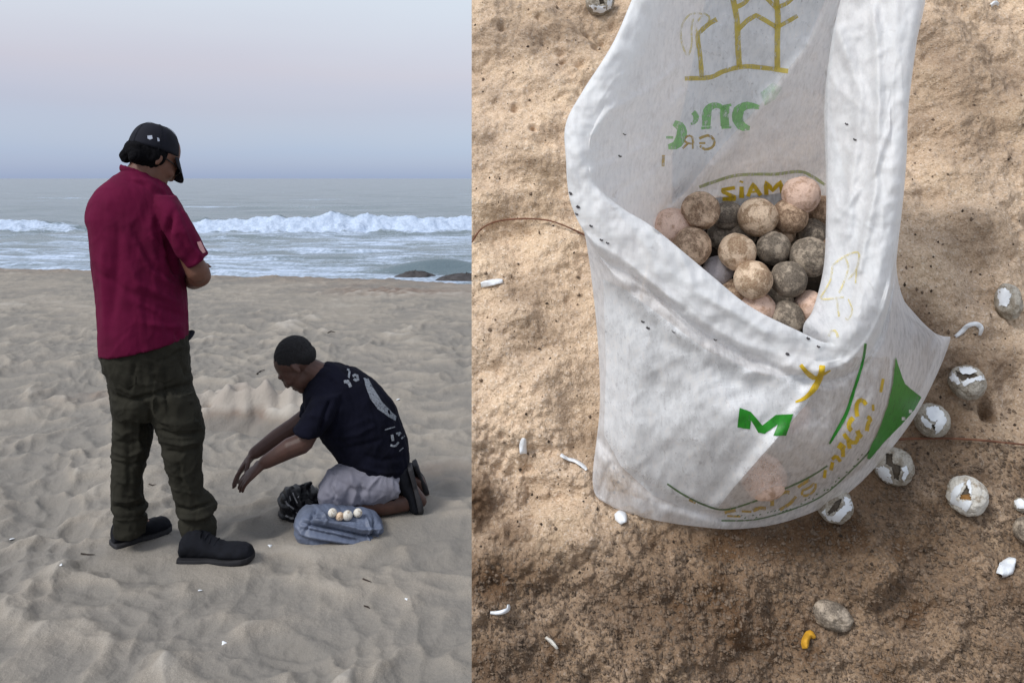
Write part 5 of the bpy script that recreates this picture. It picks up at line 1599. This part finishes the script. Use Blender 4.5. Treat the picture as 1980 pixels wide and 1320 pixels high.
decal('back_letter', each=True, strokes=[([(671,714), (676,716), (674,730), (672,742)], 4), ([(665,738), (673,738), (678,748)], 6), ([(682,727), (690,724), (692,736), (684,732)], 5),
    ([(744,831), (756,827), (764,825)], 2.5), ([(758,840), (760,852)], 5), ([(766,838), (775,836), (770,842)], 3.5), ([(755,860), (764,862), (771,854)], 4), ([(776,848), (782,842)], 3), ([(772,872), (780,865)], 2)], **wp)
ss = Soup(); f2.loft(ss, thn, 1.0, n=28); f2.loft(ss, thf, 1.0, n=28)
ss.build('shorts', M_SHORTS, kn, voxel=.0055, smooth=4, deform=folds(f2, [([(650,905), (640,940), (660,975)], 6, -.008), ([(672,915), (690,950), (680,978)], 7, .007), ([(640,925), (680,945), (720,950)], 7, -.006), ([(700,930), (690,975)], 6, -.006), ([(630,950), (660,965)], 5, .005)], .004, 12, 83, rid=.005, rs=7))
# cropped hair
hs = Soup()
hs.ell(HM2, (-.026, 0, .040), (.091, .0765, .085)); hs.ell(HM2, (-.056, 0, .004), (.052, .069, .052))
hs.build('hair', M_GREYHAIR, kn, voxel=.004, smooth=2, deform=folds(None, [], .0015, 60, 84))
# sport shoes standing on their toes
def plimsoll(b, hx, hy, tx, ty, z0):
    heel = N_(hx, hy, b); toe = N_(tx, ty, b)
    toe.z = GZ + z0
    upv = (-f2.r * .9 + Vector((0, 0, .45)))
    shoe(kn, heel, toe, upv, sole_th=.022, mat=M_SHOE, smat=M_SOLE2, width=.052, high=.115, laces=False)
plimsoll(-.09, 797, 900, 822, 980, .004)
plimsoll(.13, 806, 893, 832, 966, .004)
# eyes for both heads
for (M0, par, k) in ((HM, man, .98), (HM2, kn, .94)):
    for sg in (1, -1):
        e = Soup(); e.ell(M0, (.080 * k, sg * .031 * k, .004), (.011, .013, .009), 12, 8)
        e.build('eye', M_EYE, par, smooth=0)

# ================================================================== BAGS ON THE BEACH
def crumple(name, fig, st, mat, lines, seed, amp, sc_, parent=None, pw=.75, extra=None, smooth=2, voxel=.0045):
    s = Soup(); fig.loft(s, st, n=40, pw=pw)
    if extra: extra(s)
    base = folds(fig, lines, 0, 9, seed)
    def f(co, no):
        co = base(co, no)
        a = np.abs(fbm(co[:, 0] * sc_ + co[:, 1] * sc_ * .6, co[:, 2] * sc_ * 1.3, 3, seed)) - .35
        co = co + no * (amp * a)[:, None]
        co[:, 2] = np.maximum(co[:, 2], GZ - .004)
        return co
    return s.build(name, mat, parent, voxel=voxel, smooth=smooth, deform=f)
f3 = Fig(655, 3.38)
Q_ = f3.P
bag_st = [(569,1014,572,1036,.0,.03), (574,996,580,1043,.0,.07), (592,984,598,1049,.0,.095), (628,983,632,1056,.0,.105), (660,986,664,1062,.0,.11), (692,988,696,1066,.0,.105), (720,992,720,1067,.0,.09), (736,1004,735,1062,.0,.06), (742,1018,741,1046,.0,.03)]
bl_lines = [([(584,1010), (640,1022), (700,1036), (738,1036)], 4, -.020), ([(590,1004), (650,1013), (700,1024), (740,1022)], 4, .014), ([(578,1032), (640,1042), (700,1052), (735,1052)], 5, .012), ([(600,1000), (640,1002), (700,1006)], 3, -.010),
            ([(584,1022), (640,1034), (690,1044)], 3, -.008), ([(600,1045), (650,1054), (700,1062)], 3, -.010), ([(706,996), (714,1020), (712,1036), (720,1062)], 3, .010), ([(724,1000), (722,1024), (730,1050)], 3, -.012), ([(734,1010), (728,1030), (738,1048)], 3, .010),
            ([(606,988), (600,1010), (588,1030)], 3, -.007), ([(622,988), (634,1004), (628,1016)], 3, .007), ([(640,1026), (690,1040)], 3, .006), ([(570,1015), (590,1035)], 3, .006), ([(612,986), (606,1000)], 3, -.008)]
bag = crumple('plastic_bag', f3, bag_st, M_BLUEBAG, bl_lines, 91, .006, 16, pw=.62, smooth=1, voxel=.004)
tag(bag, 'slate blue plastic bag lying flattened on the sand with eggs on top', 'bag')
BB = bvh_of(bag)
for i, (px, py, r, mt, lab) in enumerate(((643, 991, 8.5, E_WHITE, 'white egg leftmost on the blue plastic bag'), (657, 998, 8, E_TAN, 'sandy tan egg between the two leftmost white eggs on the blue bag'),
        (672, 996, 9.5, E_WHITE, 'largest white egg in the middle of the row on the blue bag'), (684, 995, 8, E_BROWN, 'brown sandy egg just right of the middle white egg on the blue bag'), (692, 991, 8.5, E_WHITE, 'pale egg rightmost on the blue plastic bag'))):
    Dp = 3.39
    p = ray(px, py) * Dp
    r_ = r / F * Dp
    hit = BB.ray_cast(Vector((p.x, p.y, 0)), Vector((0, 0, -1)))
    # rest it on the bag: slide along the ray until it touches
    best = p; err = 9
    for dd in np.linspace(3.25, 3.50, 200):
        q = ray(px, py) * float(dd)
        hh = BB.ray_cast(Vector((q.x, q.y, 0)), Vector((0, 0, -1)))
        if hh[0] is not None and abs(q.z - r_ * .93 - hh[0].z) < err: best = q; err = abs(q.z - r_ * .93 - hh[0].z)
    o = mesh_from('egg', SV * r_, SF, mt); o.location = best
    tag(o, lab, 'egg', 'eggs on the blue plastic bag')
f4 = Fig(588, 3.60)
W_ = f4.P
def knot(s):
    s.tube([W_(580, 952, .0), W_(590, 942, .0), W_(598, 936, .01)], [.035, .028, .016], 10)
    s.tube([W_(570, 960, -.02), W_(562, 950, -.03), W_(556, 956, -.04)], [.03, .02, .012], 10)
blk = crumple('black_bag', f4, [(537,968,540,992,-.02,.03), (546,952,548,1000,-.02,.07), (562,944,562,1005,-.02,.09), (580,940,580,1006,-.01,.10), (598,944,600,1000,.0,.09), (618,954,618,990,.0,.08), (632,964,632,986,.0,.06), (639,974,639,984,.0,.03)], M_BLACKBAG,
              [([(560,945), (566,970), (575,1000)], 4, -.010), ([(548,960), (562,985), (582,990)], 4, .009), ([(585,940), (590,965), (600,990)], 5, -.01), ([(575,955), (585,975)], 3, .008)], 92, .022, 11, extra=knot, smooth=1)
tag(blk, 'crumpled shiny black plastic bag with pale marks beside the blue bag and the knees', 'bag')
BK = bvh_of(blk)
decal('pale_marking', each=True, strokes=[([(552,968), (556,975), (564,980), (568,984)], 3.5), ([(552,996), (562,1001), (568,1001)], 4), ([(566,952), (570,962), (575,972)], 2.2), ([(576,962), (580,954)], 2), ([(560,958), (562,968)], 2), ([(590,976), (592,984)], 2.5), ([(566,988), (578,992)], 2)], mat=M_BAGPRINT, parent=blk, bvh=BK, lift=.002)

# ------------------------------------------------------------------ small things on the beach
BEACH = bvh_of(beach)
def on_beach(px, py, lift=0):
    hit = BEACH.ray_cast(Vector((0, 0, 0)), ray(px, py).normalized())
    p = hit[0] if hit[0] is not None else G(px, py)
    return p + Vector((0, 0, lift))
for pts, r, lab in ((((157, 1071), (170, 1073), (183, 1073)), .004, 'short dark twig on the sand left of the standing person'),
                    (((288, 936), (295, 939), (302, 937)), .004, 'short dark twig between the legs of the standing person'),
                    (((497, 724), (503, 719), (512, 716)), .008, 'dark stub of wood on the sand before the kneeling face'),
                    (((634, 644), (640, 641), (648, 643)), .006, 'small dark twig far behind the kneeling person'),
                    (((702, 1120), (710, 1123), (718, 1126)), .004, 'short dark twig on the sand below the blue bag'),
                    (((704, 1172), (711, 1174), (715, 1177)), .004, 'small dark twig lowest on the sand, well below the blue bag')):
    twig([on_beach(x, y, r * .8) for x, y in pts], r * .65, M_TWIGD, lab)
def shellbit(px, py, s, lab):
    V = []; Fc = []
    p = on_beach(px, py)
    nu, nv = 12, 5
    for i in range(nv):
        for j in range(nu):
            a = 2 * math.pi * j / nu; th = i / (nv - 1) * 1.25 + .05
            k = s * (1 + .3 * math.sin(3 * a + px))
            V.append((k * math.sin(th) * math.cos(a), k * .8 * math.sin(th) * math.sin(a), s * .55 * math.cos(th)))
    for i in range(nv - 1):
        for j in range(nu):
            a = i * nu + j; b = i * nu + (j + 1) % nu; Fc.append((a, a + nu, b + nu, b))
    Fc.append(tuple(range(nu)))
    o = mesh_from('shell_bit', V, Fc, M_SHELLW); o.location = p; o.rotation_euler = (.3, .2, px)
    tag(o, lab, 'shell', 'white shell bits on the beach')
shellbit(386, 1142, .009, 'white shell bit on the sand below the nearer shoe')
shellbit(22, 1043, .011, 'white shell bit on the sand at the far left edge of the photo')
shellbit(433, 1243, .009, 'white shell bit lowest on the beach sand')
shellbit(522, 1055, .009, 'white shell bit between the nearer shoe and the blue bag')
shellbit(770, 773, .014, 'white shell bit on the sand behind the back of the kneeling person')
shellbit(118, 1092, .007, 'tiny white shell bit on the sand left of the standing person')
shellbit(786, 1158, .007, 'tiny white shell bit on the sand below and right of the blue bag')
